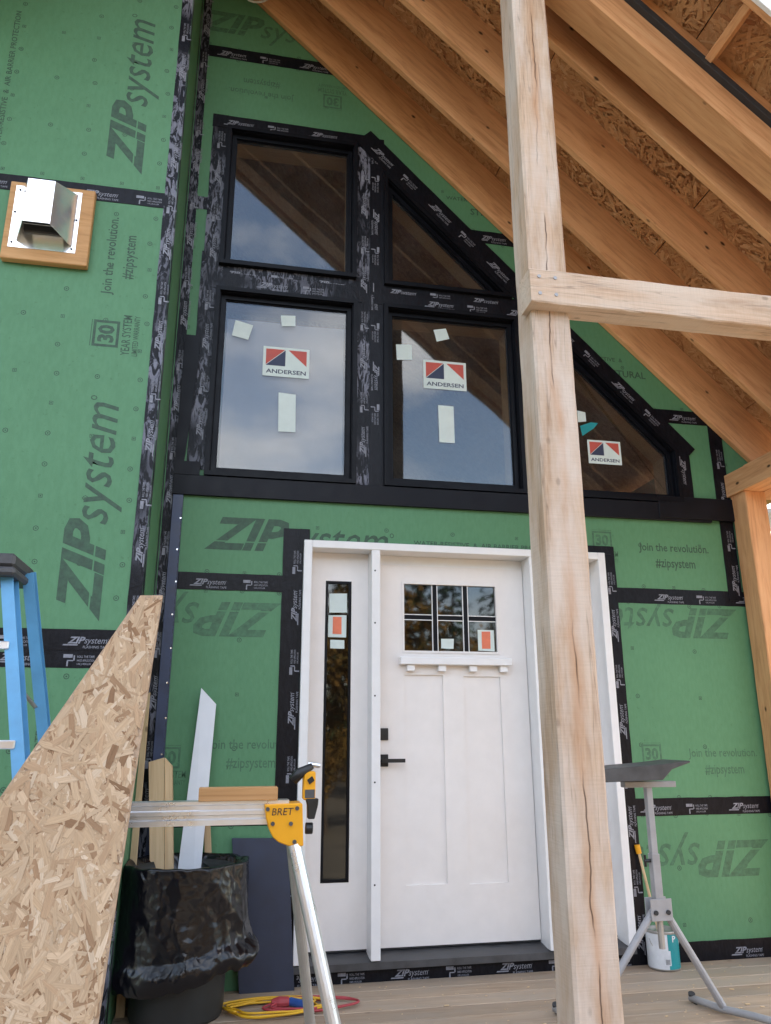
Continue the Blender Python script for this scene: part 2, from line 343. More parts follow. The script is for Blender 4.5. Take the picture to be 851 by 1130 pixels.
ms = mat('osb_strands', (.6, .45, .3), .7, spec=.25); _t = NT(ms); _at = _t('Attribute'); _at.attribute_name = 'Col'; _uv = _t('UVMap')
_gr = _t.noise(_uv.outputs[0], 1.0, 4, .6); _t.ln(_t.mix(_at.outputs['Color'], _t.ramp(_gr, [(.3, (.74, .70, .64)), (.7, (1.06, 1.05, 1.03))]).outputs[0], .7, 'MULTIPLY'), _t.b.inputs['Base Color']); _t.bump(_gr, .35, .002)
def strands(parent, poly, nrm, count, palette, seed, ang0, spread, size):
    """thin overlapping wood flakes on the face of a strand board"""
    rs = random.Random(seed); b = MB(); uvs = []; cols = []; poly = [Vector(p) for p in poly]; np_ = len(poly)
    org = poly[0]; U = (poly[1]-poly[0]).normalized(); V_ = nrm.cross(U).normalized()
    P2 = [((p-org).dot(U), (p-org).dot(V_)) for p in poly]
    area = sum(P2[i][0]*P2[(i+1) % np_][1]-P2[(i+1) % np_][0]*P2[i][1] for i in range(np_)); sg = 1 if area > 0 else -1
    ed = []
    for i in range(np_):
        a, c = P2[i], P2[(i+1) % np_]; l = math.hypot(c[0]-a[0], c[1]-a[1]); ed.append((a[0], a[1], (c[0]-a[0])/l*sg, (c[1]-a[1])/l*sg))
    def ins(x, y): return all(dx*(y-ay)-dy*(x-ax) >= 0 for ax, ay, dx, dy in ed)
    x0, x1, y0, y1 = min(p[0] for p in P2), max(p[0] for p in P2), min(p[1] for p in P2), max(p[1] for p in P2)
    shp = ((-1, -1), (-.1, -1.1), (1, -.8), (1.08, .2), (.9, 1), (0, 1.05), (-.95, .9), (-1.06, -.1))
    for i in range(count):
        u, v = rs.uniform(x0, x1), rs.uniform(y0, y1)
        if not ins(u, v): continue
        small = rs.random() < .6
        L, W = (rs.uniform(.010, .034)*size, rs.uniform(.0022, .007)*size) if small else (rs.uniform(.03, .095)*size, rs.uniform(.006, .020)*size)
        an = rs.gauss(ang0, spread); ca, sa = math.cos(an), math.sin(an); h = .0004+.0015*i/count; tl = rs.gauss(0, .03); t2 = rs.gauss(0, .01); q2 = []
        for a, e in shp:
            p, q = a*L/2*rs.uniform(.75, 1.1), e*W/2*rs.uniform(.6, 1.2); q2.append((u+ca*p-sa*q, v+sa*p+ca*q, p, q))
        if not all(ins(x, y) for x, y, _, _ in q2): continue
        b.add([org+U*x+V_*y+nrm*(h+abs(tl)*W/2+abs(t2)*L/2+tl*q+t2*p) for x, y, p, q in q2], [tuple(range(8))])
        k = rs.uniform(.9, 1.08); cc = palette[rs.choices(range(7), (1.0, 3, 4, 3, 1.2, .6, 3))[0]]; cols += [tuple(c*k for c in cc)]*8; so = rs.uniform(0, 60)
        uvs += [(p*9+so, q*260+so) for _, _, p, q in q2]
    me = b.mesh('strands'); ca_ = me.color_attributes.new('Col', 'FLOAT_COLOR', 'POINT')
    ca_.data.foreach_set('color', [x for c in cols for x in (*c, 1.0)])
    uvl = me.uv_layers.new(name='UVMap')
    for lp in me.loops: uvl.data[lp.index].uv = uvs[lp.vertex_index]
    o = link('strands', me, ms, parent); o['kind'] = 'stuff'; return o

# ------------------------------------------------------------------ lettering
def text_mesh(s, size=1.0, bold=0.0, shear=0.0, sx=1.0, align='LEFT', spacing=1.0):
    cu = bpy.data.curves.new('lettering', 'FONT'); cu.body = s; cu.size = size; cu.offset = bold; cu.shear = shear
    cu.align_x = align; cu.resolution_u = 2; cu.space_character = spacing; cu.fill_mode = 'FRONT'
    o = bpy.data.objects.new('lettering', cu)
    me = bpy.data.meshes.new_from_object(o)
    bpy.data.objects.remove(o); bpy.data.curves.remove(cu)
    if sx != 1: me.transform(Matrix.Diagonal((sx, 1, 1, 1)))
    return me
def bounds(me):
    xs = [v.co.x for v in me.vertices]; ys = [v.co.y for v in me.vertices]; return min(xs), max(xs), min(ys), max(ys)
def join(parts):
    bm = bmesh.new()
    for me, mt, idx in parts:
        c = me.copy(); c.transform(mt); n0 = len(bm.faces); bm.from_mesh(c); bpy.data.meshes.remove(c)
        bm.faces.ensure_lookup_table()
        for f in bm.faces[n0:]: f.material_index = idx
    me = bpy.data.meshes.new('lettering'); bm.to_mesh(me); bm.free(); return me
T = Matrix.Translation
def slit(me, ya, yb):
    bm = bmesh.new(); bm.from_mesh(me)
    for y in (ya, yb):
        bmesh.ops.bisect_plane(bm, geom=bm.verts[:]+bm.edges[:]+bm.faces[:], plane_co=(0, y, 0), plane_no=(0, 1, 0))
    bmesh.ops.delete(bm, geom=[f for f in bm.faces if ya < f.calc_center_median().y < yb], context='FACES')
    bm.to_mesh(me); bm.free(); return me
def fit(me, x0, x1, y0, y1):
    a, b, c, d = bounds(me); me.transform(Matrix.Diagonal(((x1-x0)/(b-a), (y1-y0)/(d-c), 1, 1)) @ T((-a, -c, 0))); me.transform(T((x0, y0, 0))); return me
# ZIPsystem word mark, 1.10 long, cap height .19, lower-left at origin
zip_m = slit(fit(text_mesh('ZIP', 1, .035, .35, 1.05), 0, .47, 0, .19), .046, .053)
sys_m = fit(text_mesh('system', 1, .003, .3), .445, 1.05, .0, .195); a_ = bounds(sys_m)
sys_m.transform(T((0, .035-.035, 0)))
reg_m = fit(text_mesh('o', 1, 0), 1.06, 1.085, .11, .14)
logo = join([(zip_m, T((0, 0, 0)), 0), (sys_m, T((0, -.05, 0)), 0), (reg_m, T((0, 0, 0)), 0)])
joinrev = join([(fit(text_mesh('Join the revolution.', 1, .012), 0, .46, .075, .14), T((0, 0, 0)), 0), (fit(text_mesh('#zipsystem', 1, .012), .10, .36, -.025, .045), T((0, 0, 0)), 0)])
def badge30():
    b = MB(); n = 0
    b.add([(0, 0, 0), (.13, 0, 0), (.13, .012, 0), (0, .012, 0)], [(0, 1, 2, 3)]); b.add([(0, .1, 0), (.13, .1, 0), (.13, .112, 0), (0, .112, 0)], [(0, 1, 2, 3)])
    b.add([(0, .012, 0), (.012, .012, 0), (.012, .1, 0), (0, .1, 0)], [(0, 1, 2, 3)]); b.add([(.118, .012, 0), (.13, .012, 0), (.13, .1, 0), (.118, .1, 0)], [(0, 1, 2, 3)])
    b.add([(0, .118, 0), (.13, .118, 0), (.13, .121, 0), (0, .121, 0)], [(0, 1, 2, 3)])
    bx = b.mesh('badge')
    return join([(bx, T((0, 0, 0)), 0), (fit(text_mesh('30', 1, .04), .022, .108, .02, .092), T((0, 0, 0)), 0),
                 (fit(text_mesh('YEAR SYSTEM', 1, .012), -.035, .165, -.05, -.012), T((0, 0, 0)), 0), (fit(text_mesh('LIMITED WARRANTY', 1, .006), -.035, .165, -.085, -.06), T((0, 0, 0)), 0)])
badge = badge30()
water = fit(text_mesh('WATER-RESISTIVE  &  AIR BARRIER PROTECTION', 1, .012), 0, .95, 0, .03)
struct_m = fit(text_mesh('STRUCTURAL', 1, .015), 0, .42, 0, .05)
strips_m = fit(text_mesh('WATER-RESISTIVE  &', 1, .012), 0, .40, 0, .028)
# tape printing unit: small word mark, roller pictogram with three lines of small print
tlogo = logo.copy(); tlogo.transform(Matrix.Diagonal((.165, .165, 1, 1)))
tfl = fit(text_mesh('FLASHING TAPE', 1, .01), .07, .18, -.021, -.009)
und = MB().add([(-.02, -.009, 0), (.045, -.009, 0), (.047, -.003, 0), (-.016, -.003, 0)], [(0, 1, 2, 3)]).mesh('underline')
def roller_icon():
    b = MB()
    for (x0, x1, y0, y1) in ((0, .04, .016, .032), (.044, .05, .004, .027), (.018, .044, .001, .006), (.016, .023, -.022, .001)):
        b.add([(x0, y0, 0), (x1, y0, 0), (x1, y1, 0), (x0, y1, 0)], [(0, 1, 2, 3)])
    return b.mesh('roller_icon')
rl = roller_icon()
lines = [fit(text_mesh(s, 1, .01), 0, w, 0, .011) for s, w in (('ROLL THE TAPE', .075), ('HARD APPLICATION', .075), ('USE J-ROLLER', .062))]
tape_unit = join([(tlogo, T((0, 0, 0)), 0), (tfl, T((0, 0, 0)), 0), (und, T((0, 0, 0)), 0), (rl, T((.27, 0, 0)), 0)]+[(l, T((.33, .016-.017*i, 0)), 0) for i, l in enumerate(lines)])
for me_, mk in ((logo, 'print'), (joinrev, 'print'), (badge, 'print'), (water, 'print'), (struct_m, 'print'), (strips_m, 'print'), (tape_unit, 'tprint')): me_.materials.append(M[mk])
logo_pale = logo.copy(); logo_pale.materials.clear(); logo_pale.materials.append(M['print_pale'])
joinrev_pale = joinrev.copy(); joinrev_pale.materials.clear(); joinrev_pale.materials.append(M['print_pale'])
badge_pale = badge.copy(); badge_pale.materials.clear(); badge_pale.materials.append(M['print_pale'])
def put(me, parent, x, y, z, ang=0, scale=1.0, name='printed_lettering'):
    """on a wall facing -Y; ang turns the lettering in the wall plane (ccw as seen)"""
    X = Vector((math.cos(ang), 0, math.sin(ang)))*scale; Y = Vector((-math.sin(ang), 0, math.cos(ang)))*scale
    mt = basis(X, Y, Vector((0, -1, 0)), (x, y, z))
    if y > -.1 and parent.name.startswith('sheathing') and any(len(clip_any([((mt @ v.co).x, (mt @ v.co).z) for v in (me.vertices[i] for i in p.vertices)], h)) for p in me.polygons for h in CUT):
        b = MB()
        for p in me.polygons:
            pcs = [[((mt @ me.vertices[i].co).x, (mt @ me.vertices[i].co).z) for i in p.vertices]]
            for h in CUT: pcs = subtract(pcs, h)
            for q_ in pcs: b.add([(u, y, w) for u, w in q_], [tuple(range(len(q_)))])
        if not b.v: return None
        m2 = b.mesh(name); m2.materials.append(me.materials[0]); me = m2; mt = Matrix.Identity(4)
    o = link(name, me, None, parent, mt); o['kind'] = 'stuff'
    return o
def clip_any(poly, h):
    for i, a in enumerate(h):
        b = h[(i+1) % len(h)]; poly = clip(poly, a, (b[1]-a[1], -(b[0]-a[0])))
        if not poly: return []
    return poly

# ------------------------------------------------------------------ polygons with openings (convex clipping)
def clip(poly, p, n):          # keep side where (q-p).n <= 0
    out = []
    for i, a in enumerate(poly):
        b = poly[(i+1) % len(poly)]; da = (a[0]-p[0])*n[0]+(a[1]-p[1])*n[1]; db = (b[0]-p[0])*n[0]+(b[1]-p[1])*n[1]
        if da <= 1e-9: out.append(a)
        if (da < -1e-9 and db > 1e-9) or (da > 1e-9 and db < -1e-9):
            t = da/(da-db); out.append((a[0]+(b[0]-a[0])*t, a[1]+(b[1]-a[1])*t))
    return out if len(out) > 2 else []
def subtract(pieces, hole):    # hole: convex ccw
    res = []
    for pc in pieces:
        rest = pc
        for i, a in enumerate(hole):
            b = hole[(i+1) % len(hole)]; n = (b[1]-a[1], -(b[0]-a[0]))        # outward
            o = clip(rest, a, (-n[0], -n[1]))
            if o: res.append(o)
            rest = clip(rest, a, n)
            if not rest: break
    return res
def inset(poly, d):            # convex ccw polygon moved inwards
    n = len(poly); L = []
    for i in range(n):
        a, b = Vector(poly[i]), Vector(poly[(i+1) % n]); e = (b-a).normalized(); L.append((a+Vector((-e.y, e.x))*d, e))
    out = []
    for i in range(n):
        (p, e), (q, g) = L[i-1], L[i]; den = e.x*g.y-e.y*g.x; t = ((q.x-p.x)*g.y-(q.y-p.y)*g.x)/den; out.append((p.x+e.x*t, p.y+e.y*t))
    return out
def ring(b, poly, d0, d1, y0, y1, m=0):
    A, B = inset(poly, d0), inset(poly, d1); n = len(A)
    vs = [(x, y0, z) for x, z in A]+[(x, y0, z) for x, z in B]+[(x, y1, z) for x, z in A]+[(x, y1, z) for x, z in B]; fs = []
    for i in range(n):
        j = (i+1) % n
        fs += [(i, j, n+j, n+i), (2*n+i, 3*n+i, 3*n+j, 2*n+j), (i, 2*n+i, 2*n+j, j), (n+i, n+j, 3*n+j, 3*n+i)]
    b.add(vs, fs, m)

# window outlines (x, z) on the main wall, counter-clockwise
WIN = {
 'A': [(-.212, 2.622), (.668, 2.622), (.668, 3.848), (-.212, 3.848)],
 'B': [(.838, 2.622), (1.738, 2.622), (1.738, 3.848), (.838, 3.848)],
 'C': [(-.205, 4.012), (.660, 4.012), (.660, 5.052), (-.205, 5.052)],
 'T': [(.842, 3.99), (1.715, 3.99), (.842, 4.863)],
 'R': [(1.905, 2.622), (2.80, 2.622), (2.80, 2.985), (1.937, 3.848), (1.905, 3.848)],
}
DOOR = [(.371, .055), (2.215, .055), (2.215, 2.265), (.371, 2.265)]
CUT = [DOOR]+list(WIN.values())
def roof_z(x, y, off=0.0):     # underside of the porch rafters
    s = -.945+.05*min(1, max(0, -y/1.7)); return 4.424+s*(x-1.75)+off

# ================================================================== GROUND AND DECK
gb = MB().add([(-600, -600, -.62), (600, -600, -.62), (600, 600, -.62), (-600, 600, -.62)], [(0, 1, 2, 3)])
g_o = gb.build('ground', M['ground']); g_o['kind'] = 'structure'
deck = MB().box(-5.98, 5.98, -2.62, .0, -.26, -.045).build('deck', M['deck']); deck['kind'] = 'structure'
MBD = MB().box(-6, 6, -.0685, .0685, -.019, .019).mesh('deck_board', .004)
y = -.0715; k = 0
while y > -2.6:
    bo = link('deck_board', MBD, M['deck'], deck, T((random.uniform(-.02, .02), y, -.019-random.uniform(0, .0015)))); y -= .141; k += 1

# ================================================================== HOUSE
house = thing('house', 'house under construction with green taped sheathing walls, black windows and a white entry door', 'house', (1.2, 0, 0))
WX0, WX1, LY = -.43, 3.36, -.56
def marks(name, spots, y, parent):
    b = MB(); n = 8
    for i, (x, z) in enumerate(spots):
        r0, r1 = .0095, .0135; sq = (i % 3 == 0); k = 4 if sq else n; a0 = .785 if sq else 0
        b.add([(x+math.cos(a0+2*math.pi*j/k)*r, y, z+math.sin(a0+2*math.pi*j/k)*r) for r in (r0, r1) for j in range(k)], [(j, (j+1) % k, k+(j+1) % k, k+j) for j in range(k)])
        b.add([(x-.0035, y, z-.0035), (x+.0035, y, z-.0035), (x+.0035, y, z+.0035), (x-.0035, y, z+.0035)], [(0, 1, 2, 3)])
    o = b.build(name, M['print'], parent); o['kind'] = 'stuff'; return o
seams = [-.426+1.2192*k for k in range(7)]
holes = [inset(p, .02) for p in WIN.values()]+[inset(DOOR, .004)]
pan = {}
vseam = {0: [WX0, 1.25, WX1], 1: [WX0, 1.9, WX1], 2: [WX0, 3.10, WX1], 3: [WX0, 3.10, WX1], 4: [WX0, 1.9, WX1], 5: [WX0, 1.2, WX1]}
for r in range(6):
    z0, z1 = seams[r]+.0015, seams[r+1]-.0015
    for c in range(len(vseam[r])-1):
        x0, x1 = vseam[r][c]+.0015, vseam[r][c+1]-.0015
        pcs = [[(x0, z0), (x1, z0), (x1, z1), (x0, z1)]]
        # the roof line cuts the gable wall
        pcs = [q for q in (clip(p, (1.75, roof_z(1.75, 0, .37)), (.687, .727)) for p in pcs) if q]
        for h in holes: pcs = subtract(pcs, h)
        if not pcs: continue
        b = MB()
        for p in pcs: b.prism([(x, 0, z) for x, z in p], (0, .0125, 0))
        o = b.build('sheathing_panel', M['green'], house); pan[(r, c)] = o
        sp = []
        for i in range(int((x1-x0)/.203)):
            for j in range(5):
                X, Z = x0+.06+i*.2035+random.uniform(-.006, .006), z0+.05+j*.28+random.uniform(-.01, .01)
                if j in (0, 4) or i % 2 == 0:
                    if any(all((X-a[0])*(b_[1]-a[1])-(Z-a[1])*(b_[0]-a[0]) < .03 for a, b_ in zip(h, h[1:]+h[:1])) for h in holes): continue
                    if X > 3.6 or Z > roof_z(X, 0)-.05: continue
                    sp.append((X, Z))
        if sp: marks('fastener_marks', sp, -.0006, o)
PYW = -.0009
put(logo, pan[(2, 0)], -.185, PYW, 2.195)
put(water, pan[(2, 0)], 1.02, PYW, 2.268, 0, .98)
put(joinrev, pan[(2, 0)], 2.47, PYW, 2.205, 0, 1.05)
put(badge_pale, pan[(2, 0)], 2.16, PYW, 2.30, 0, 1.0)
put(logo_pale, pan[(1, 1)], 3.10, PYW, 1.945, math.pi, .98)
put(logo_pale, pan[(1, 0)], .255, PYW, 1.90, math.pi, 1.0)
put(joinrev_pale, pan[(1, 1)], 2.66, PYW, .975, 0, .98)
put(badge_pale, pan[(1, 1)], 2.365, PYW, 1.03, 0, .95)
put(joinrev_pale, pan[(1, 0)], -.10, PYW, 1.035, 0, .98)
put(badge_pale, pan[(1, 0)], -.36, PYW, 1.03, 0, .95)
put(logo_pale, pan[(0, 1)], 3.115, PYW, .605, math.pi, 1.0)
put(joinrev_pale, pan[(4, 0)], .22, PYW, 5.475, math.pi, .95)
put(badge_pale, pan[(4, 0)], .55, PYW, 5.45, math.pi, 1.0)
put(logo_pale, pan[(5, 0)], -.80+.35, PYW, 5.84, 0, .95)
put(struct_m, pan[(3, 0)], 2.22, PYW, 3.49, 0, 1.0); put(strips_m, pan[(3, 0)], 2.08, PYW, 3.60, 0, 1.0)
put(struct_m, pan[(4, 0)], 1.45, PYW, 4.62, 0, 1.0); put(strips_m, pan[(4, 0)], 1.28, PYW, 4.72, 0, 1.0)

# projecting wall on the left and its return
lseams = [-.87, 1.571, 4.009, 6.447, 8.0]
lpan = []
for r in range(4):
    for c in range(3):
        x1 = WX0-c*1.2192; x0 = x1-1.2162
        o = MB().box(x0, x1, LY, LY+.0125, lseams[r]+.0015, lseams[r+1]-.0015).build('sheathing_panel', M['green'], house)
        lpan.append(o)
        if c == 0:
            sp = [(x1-.10-i*.2+random.uniform(-.008, .008)-(j % 2)*.01, lseams[r]+.08+j*.16) for i in range(5) for j in range(15) if (i % 2 == 0 or j % 2 == 0) and lseams[r]+.08+j*.16 < 6]
            marks('fastener_marks', sp, LY-.0006, o)
LYW = LY-.0009; up_ = math.pi/2
put(logo, lpan[6], -.625, LYW, 4.16, up_, 1.02); put(water, lpan[6], -1.36, LYW, 4.2, up_, 1.0); put(joinrev, lpan[6], -.63, LYW, 5.6, up_, 1.0)
put(logo, lpan[3], -.612, LYW, 1.70, up_, 1.04)
put(badge, lpan[3], -.655, LYW, 3.10, up_, 1.15); put(joinrev, lpan[3], -.625, LYW, 3.40, up_, 1.02)
put(water, lpan[0], -.80, LYW, .40, up_, 1.0)
put(badge, lpan[0], -.655, LYW, .62, up_, 1.0)
for r in range(4):
    MB().box(WX0-.0125, WX0, LY+.0125, 0, lseams[r]+.0015, lseams[r+1]-.0015).build('sheathing_panel', M['green'], house)

# flashing tape
tape_n = [0]
def strip(p0, p1, w=.095, m='tape', plane='main', prints=True, ph=0.0, flip=False, lift=0):
    """p0->p1 in wall coordinates (u, z)"""
    p0, p1 = Vector(p0), Vector(p1); d = (p1-p0).normalized(); n = Vector((-d.y, d.x)); L = (p1-p0).length
    tape_n[0] += 1; yy = .0012+.00045*(tape_n[0] % 6)+lift*.003
    k = max(2, int(L/.06)); vs = []; rnd = random.Random(tape_n[0])
    for i in range(k+1):
        for s in (-1, 1):
            q = p0+d*(L*i/k)+n*(s*(w/2+rnd.uniform(-.0012, .0012)))
            vs.append((q.x, q.y))
    def W(u, z, h):
        if plane == 'main': return (u, -h, z)
        if plane == 'left': return (u, LY-h, z)
        return (WX0+h, u, z)                                   # return wall, u = y
    V = [W(u, z, yy) for u, z in vs]+[W(u, z, .0002) for u, z in vs]; o = 2*(k+1); F = []
    for i in range(k):
        a = 2*i; F += [(a, a+1, a+3, a+2), (o+a, o+a+2, o+a+3, o+a+1), (a, a+2, o+a+2, o+a), (a+1, o+a+1, o+a+3, a+3)]
    F += [(0, o, o+1, 1), (2*k, 2*k+1, o+2*k+1, o+2*k)]
    t = MB().add(V, F).build('flashing_tape', M[m], house)
    if prints and plane != 'return':
        u = ph
        while u+.2 < L:
            q = p0+d*u-n*.018; ang = math.atan2(d.y, d.x)
            if flip: q = p0+d*(u+.45)+n*.018; ang += math.pi
            x_, y_, z_ = W(q.x, q.y, yy+.0004)
            if u+.45 < L+.02: put(tape_unit, t, x_, y_, z_, ang)
            else: put(tape_short, t, x_, y_, z_, ang)
            u += .56
    return t
tape_short = join([(tlogo, T((0, 0, 0)), 0), (tfl, T((0, 0, 0)), 0), (und, T((0, 0, 0)), 0)]); tape_short.materials.append(M['tprint'])
Hh = math.pi/2
strip((-.42, 5.67), (.75, 5.67), ph=.13); strip((-.42, 4.451), (-.25, 4.451), m='tape_sheen', prints=False)
strip((1.40, 4.451), (2.05, 4.451), ph=.12); strip((2.62, 3.232), (3.355, 3.232), ph=.18)
strip((-.36, 2.012), (.30, 2.012), ph=.13); strip((2.26, 2.012), (3.355, 2.012), ph=.30)
strip((-.36, .793), (.30, .793), ph=.1); strip((2.26, .793), (3.355, .793), ph=.08)
strip((3.105, 2.0), (3.105, 3.25), ph=.05, lift=1); strip((3.13, 3.6), (3.13, 3.1), prints=False)
strip((2.26, .045), (3.355, .045), .105, ph=.55); strip((.28, .035), (2.26, .035), .085, ph=.05, lift=1)
strip((.325, .0), (.325, 2.335), .14, ph=.12, lift=1); strip((.375, 2.20), (.375, 2.335), .06, prints=False, lift=2)
strip((2.25, 2.315), (2.25, .0), .092, ph=.12, lift=1, flip=True); strip((2.10, 2.29), (2.27, 2.29), .05, prints=False, lift=2)
strip((-.395, 0), (-.395, 6.4), .055, m='tape_sheen', ph=.2); strip((-.028, 0), (-.028, 6.4), .055, m='tape_sheen', plane='return')
strip((LY+.028, 0), (LY+.028, 7.5), .055, m='tape_sheen', plane='return')
strip((-.462, 0), (-.462, 4.6), .062, m='tape_sheen', plane='left', ph=.3, lift=1); strip((-.462, 4.55), (-.462, 7.5), .062, m='tape_sheen', plane='left', ph=.3)
strip((-1.6, 4.009), (-.44, 4.009), plane='left', ph=.13); strip((-1.6, 1.615), (-.44, 1.615), plane='left', ph=.30); strip((-1.6, 1.535), (-.44, 1.535), plane='left', ph=.02)
strip((-4, 4.009), (-1.58, 4.009), plane='left', prints=False)
# around the windows
strip((-.258, 2.66), (-.258, 4.10), .11, 'tape_sheen', ph=.2, lift=1); strip((-.252, 3.95), (-.252, 5.15), .1, 'tape_sheen', ph=.1, lift=1)
strip((-.305, 5.098), (.76, 5.098), .095, ph=.09, lift=2)
strip((-.25, 3.905), (.70, 3.905), .11, 'tape_sheen', ph=.3, lift=2); strip((-.25, 3.965), (.70, 3.965), .09, 'tape_sheen', ph=.1, lift=1)
strip((.705, 2.62), (.705, 5.12), .098, 'tape_sheen', ph=.2, lift=1); strip((.798, 2.62), (.798, 5.13), .098, 'tape', ph=.35, lift=2, flip=True)
strip((.78, 3.892), (1.90, 3.892), .09, ph=.35, lift=3); strip((.78, 3.955), (1.86, 3.955), .075, ph=.10, lift=2)
strip((.70, 5.135), (1.93, 3.905), .145, ph=.12, lift=3); strip((1.90, 3.955), (2.90, 2.965), .115, ph=.16, lift=3)
strip((1.78, 2.62), (1.78, 3.93), .098, 'tape', ph=.1, lift=1); strip((1.865, 2.62), (1.865, 3.93), .098, 'tape', ph=.3, lift=2)
strip((2.845, 3.05), (2.845, 2.60), .095, ph=.12, lift=2)

# windows
def prism_poly(poly, y0, y1): return MB().prism([(x, y0, z) for x, z in poly], (0, y1-y0, 0))
def window(key, label):
    P = WIN[key]; b = MB(); ring(b, P, 0, .026, .06, -.036); ring(b, P, .026, .031, .06, -.020)
    fr = b.build('window', M['frame'], house); fr['label'] = label
    b = MB(); ring(b, P, .033, .060, .06, .012); ring(b, P, .060, .066, .05, .024); b.build('sash', M['frame'], fr)
    gl = MB().prism([(x, .030, z) for x, z in inset(P, .058)], (0, .006, 0)).build('pane', M['glass'], fr)
    b = MB(); ring(b, P, .03, .052, .061, .20); b.build('jamb_liner', M['liner'], fr)
    b = MB(); ring(b, P, -.09, .03, .19, .203); b.build('interior_casing', M['liner'], fr)
    return fr
wA = window('A', 'lower left fixed window with plastic film behind its glass')
wB = window('B', 'lower middle fixed window, partly behind the front post')
wC = window('C', 'upper left fixed window without stickers'); wT = window('T', 'small triangular window under the rafters')
wR = window('R', 'right window with a sloping head, behind the front post')
film = MB(); nx, nz = 14, 18
for i in range(nx):
    for j in range(nz):
        def fp(i, j):
            x = -.135+.73*i/nx; z = 2.65+1.03*j/nz; return (x, .062+.012*noise.noise((x*3, 0, z*2)), z)
        film.add([fp(i, j), fp(i+1, j), fp(i+1, j+1), fp(i, j+1)], [(0, 1, 2, 3)])
film.build('plastic_film', M['plastic'], wA, smooth=True, weld=True)
GY = .0285
def card(parent, pts, mt='paper', name='paper_tag', y=GY):
    c = [PY(px, py, y) for px, py in pts]
    return MB().prism([(p.x, y, p.z) for p in c], (0, -.0006, 0)).build(name, M[mt], parent)
card(wA, [(260, 353), (279.5, 359), (274, 375), (256, 370)]); card(wA, [(310, 348), (326, 348.5), (326, 360), (311, 360)]); card(wA, [(307.5, 433), (326.5, 435.5), (326, 477), (307, 476)])
card(wB, [(437, 380), (454.5, 380.5), (455, 397), (438, 397)]); card(wB, [(478.5, 364), (492, 362.5), (496, 374), (482, 377)]); card(wB, [(483.5, 447), (500.5, 448.5), (502, 489), (485, 488)])
card(wR, [(637, 453), (646, 455), (647, 465), (638, 466)]); card(wR, [(640, 470), (652, 466), (660, 467), (655, 473), (643, 481)], 'teal')
def sticker(parent, x, z, w):
    b = MB(); h = w*.70; yb = GY
    b.prism([(x, yb, z), (x+w, yb, z), (x+w, yb, z+h), (x, yb, z+h)], (0, -.0006, 0), 0)
    def tri(ps, m): b.add([(x+w*u, yb-.0011, z+h*v) for u, v in ps], [(0, 1, 2)], m)
    tri([(.06, .38), (.06, .92), (.47, .92)], 1); tri([(.06, .36), (.48, .91), (.48, .36)], 2); tri([(.54, .92), (.94, .92), (.94, .40)], 1)
    s0 = b.mesh('s'); tx = fit(text_mesh('ANDERSEN', 1, .02), 0, w*.86, 0, h*.14)
    bm = bmesh.new(); bm.from_mesh(s0); n0 = len(bm.faces)
    c = tx.copy(); c.transform(basis((1, 0, 0), (0, 0, 1), (0, -1, 0), (x+w*.07, yb-.0011, z+h*.10))); bm.from_mesh(c); bm.faces.ensure_lookup_table()
    for f in bm.faces[n0:]: f.material_index = 2
    me = bpy.data.meshes.new('logo_sticker'); bm.to_mesh(me); bm.free()
    return link('logo_sticker', me, [M['paper'], M['red'], M['snavy']], parent)
for w_, p0, p1 in ((wA, (289.5, 414), (341, 414)), (wB, (467.5, 428), (515, 429)), (wR, (650, 511), (686.5, 512))):
    a, b_ = PY(*p0, GY), PY(*p1, GY); sticker(w_, a.x, a.z, b_.x-a.x)

# black sill flashing under the windows, rising at the left
MB().box(-.378, 2.99, -.026, -.004, 2.50, 2.618).build('sill_flashing', M['flash'], house, .002)
MB().box(2.62, 3.16, -.034, -.0125, 2.515, 2.66).build('sill_flashing', M['flash'], house, .002)
MB().prism([(-.378, -.024, 2.62), (-.235, -.024, 2.62), (-.235, -.024, 2.70), (-.325, -.024, 2.70), (-.285, -.024, 3.30), (-.285, -.024, 3.50), (-.372, -.024, 3.50)], (0, .006, 0)).build('corner_flashing', M['flash'], house)
b = MB(); b.box(-.372, -.315, -.0245, -.006, 0, 2.497)
ch = b.build('corner_channel', M['navy'], house, .0015)
b = MB()
for i in range(13): b.obox((-.322-.006*(i % 2), -.0255, .2+i*.18), (.004, 0, 0), (0, .0015, 0), (0, 0, .004))
for i in range(60): b.obox((-.3195, -.0252, .05+i*.04), (.0012, 0, 0), (0, .0009, 0), (0, 0, .012), 1)
b.build('nail_heads', [M['galv'], M['dark']], ch)

# entry door unit
FY0, FY1, SY = -.040, .13, .085
b = MB()
b.box(.371, .418, FY0, FY1, .10, 2.265); b.box(2.168, 2.215, FY0, FY1, .10, 2.265); b.box(.4183, 2.1677, FY0, FY1, 2.222, 2.2648)
b.box(.762, .812, FY0+.003, FY1, .10, 2.2217); b.box(1.722, 1.772, FY0+.003, FY1, .10, 2.2217)
dfr = b.build('door_frame', M['white'], house, .0025); 
b = MB(); b.prism([(.375, FY0+.002, .062), (.375, FY1, .062), (.375, FY1, .118), (.375, FY0+.02, .098), (.375, FY0+.002, .095)], (1.836, 0, 0)); b.build('threshold', M['steeldark'], dfr)
b = MB()
for sx_ in (.785, 1.746):
    for zz in (.45, .95, 1.40, 1.80, 2.1): b.tube([(sx_-.004, FY0+.004, zz), (sx_-.004, FY0+.001, zz)], .005, 8)
b.build('screw_heads', M['dark'], dfr)['kind'] = 'stuff'
MB().box(.4185, 2.1675, .10, .128, 2.165, 2.221).build('head_stop', M['white'], dfr)
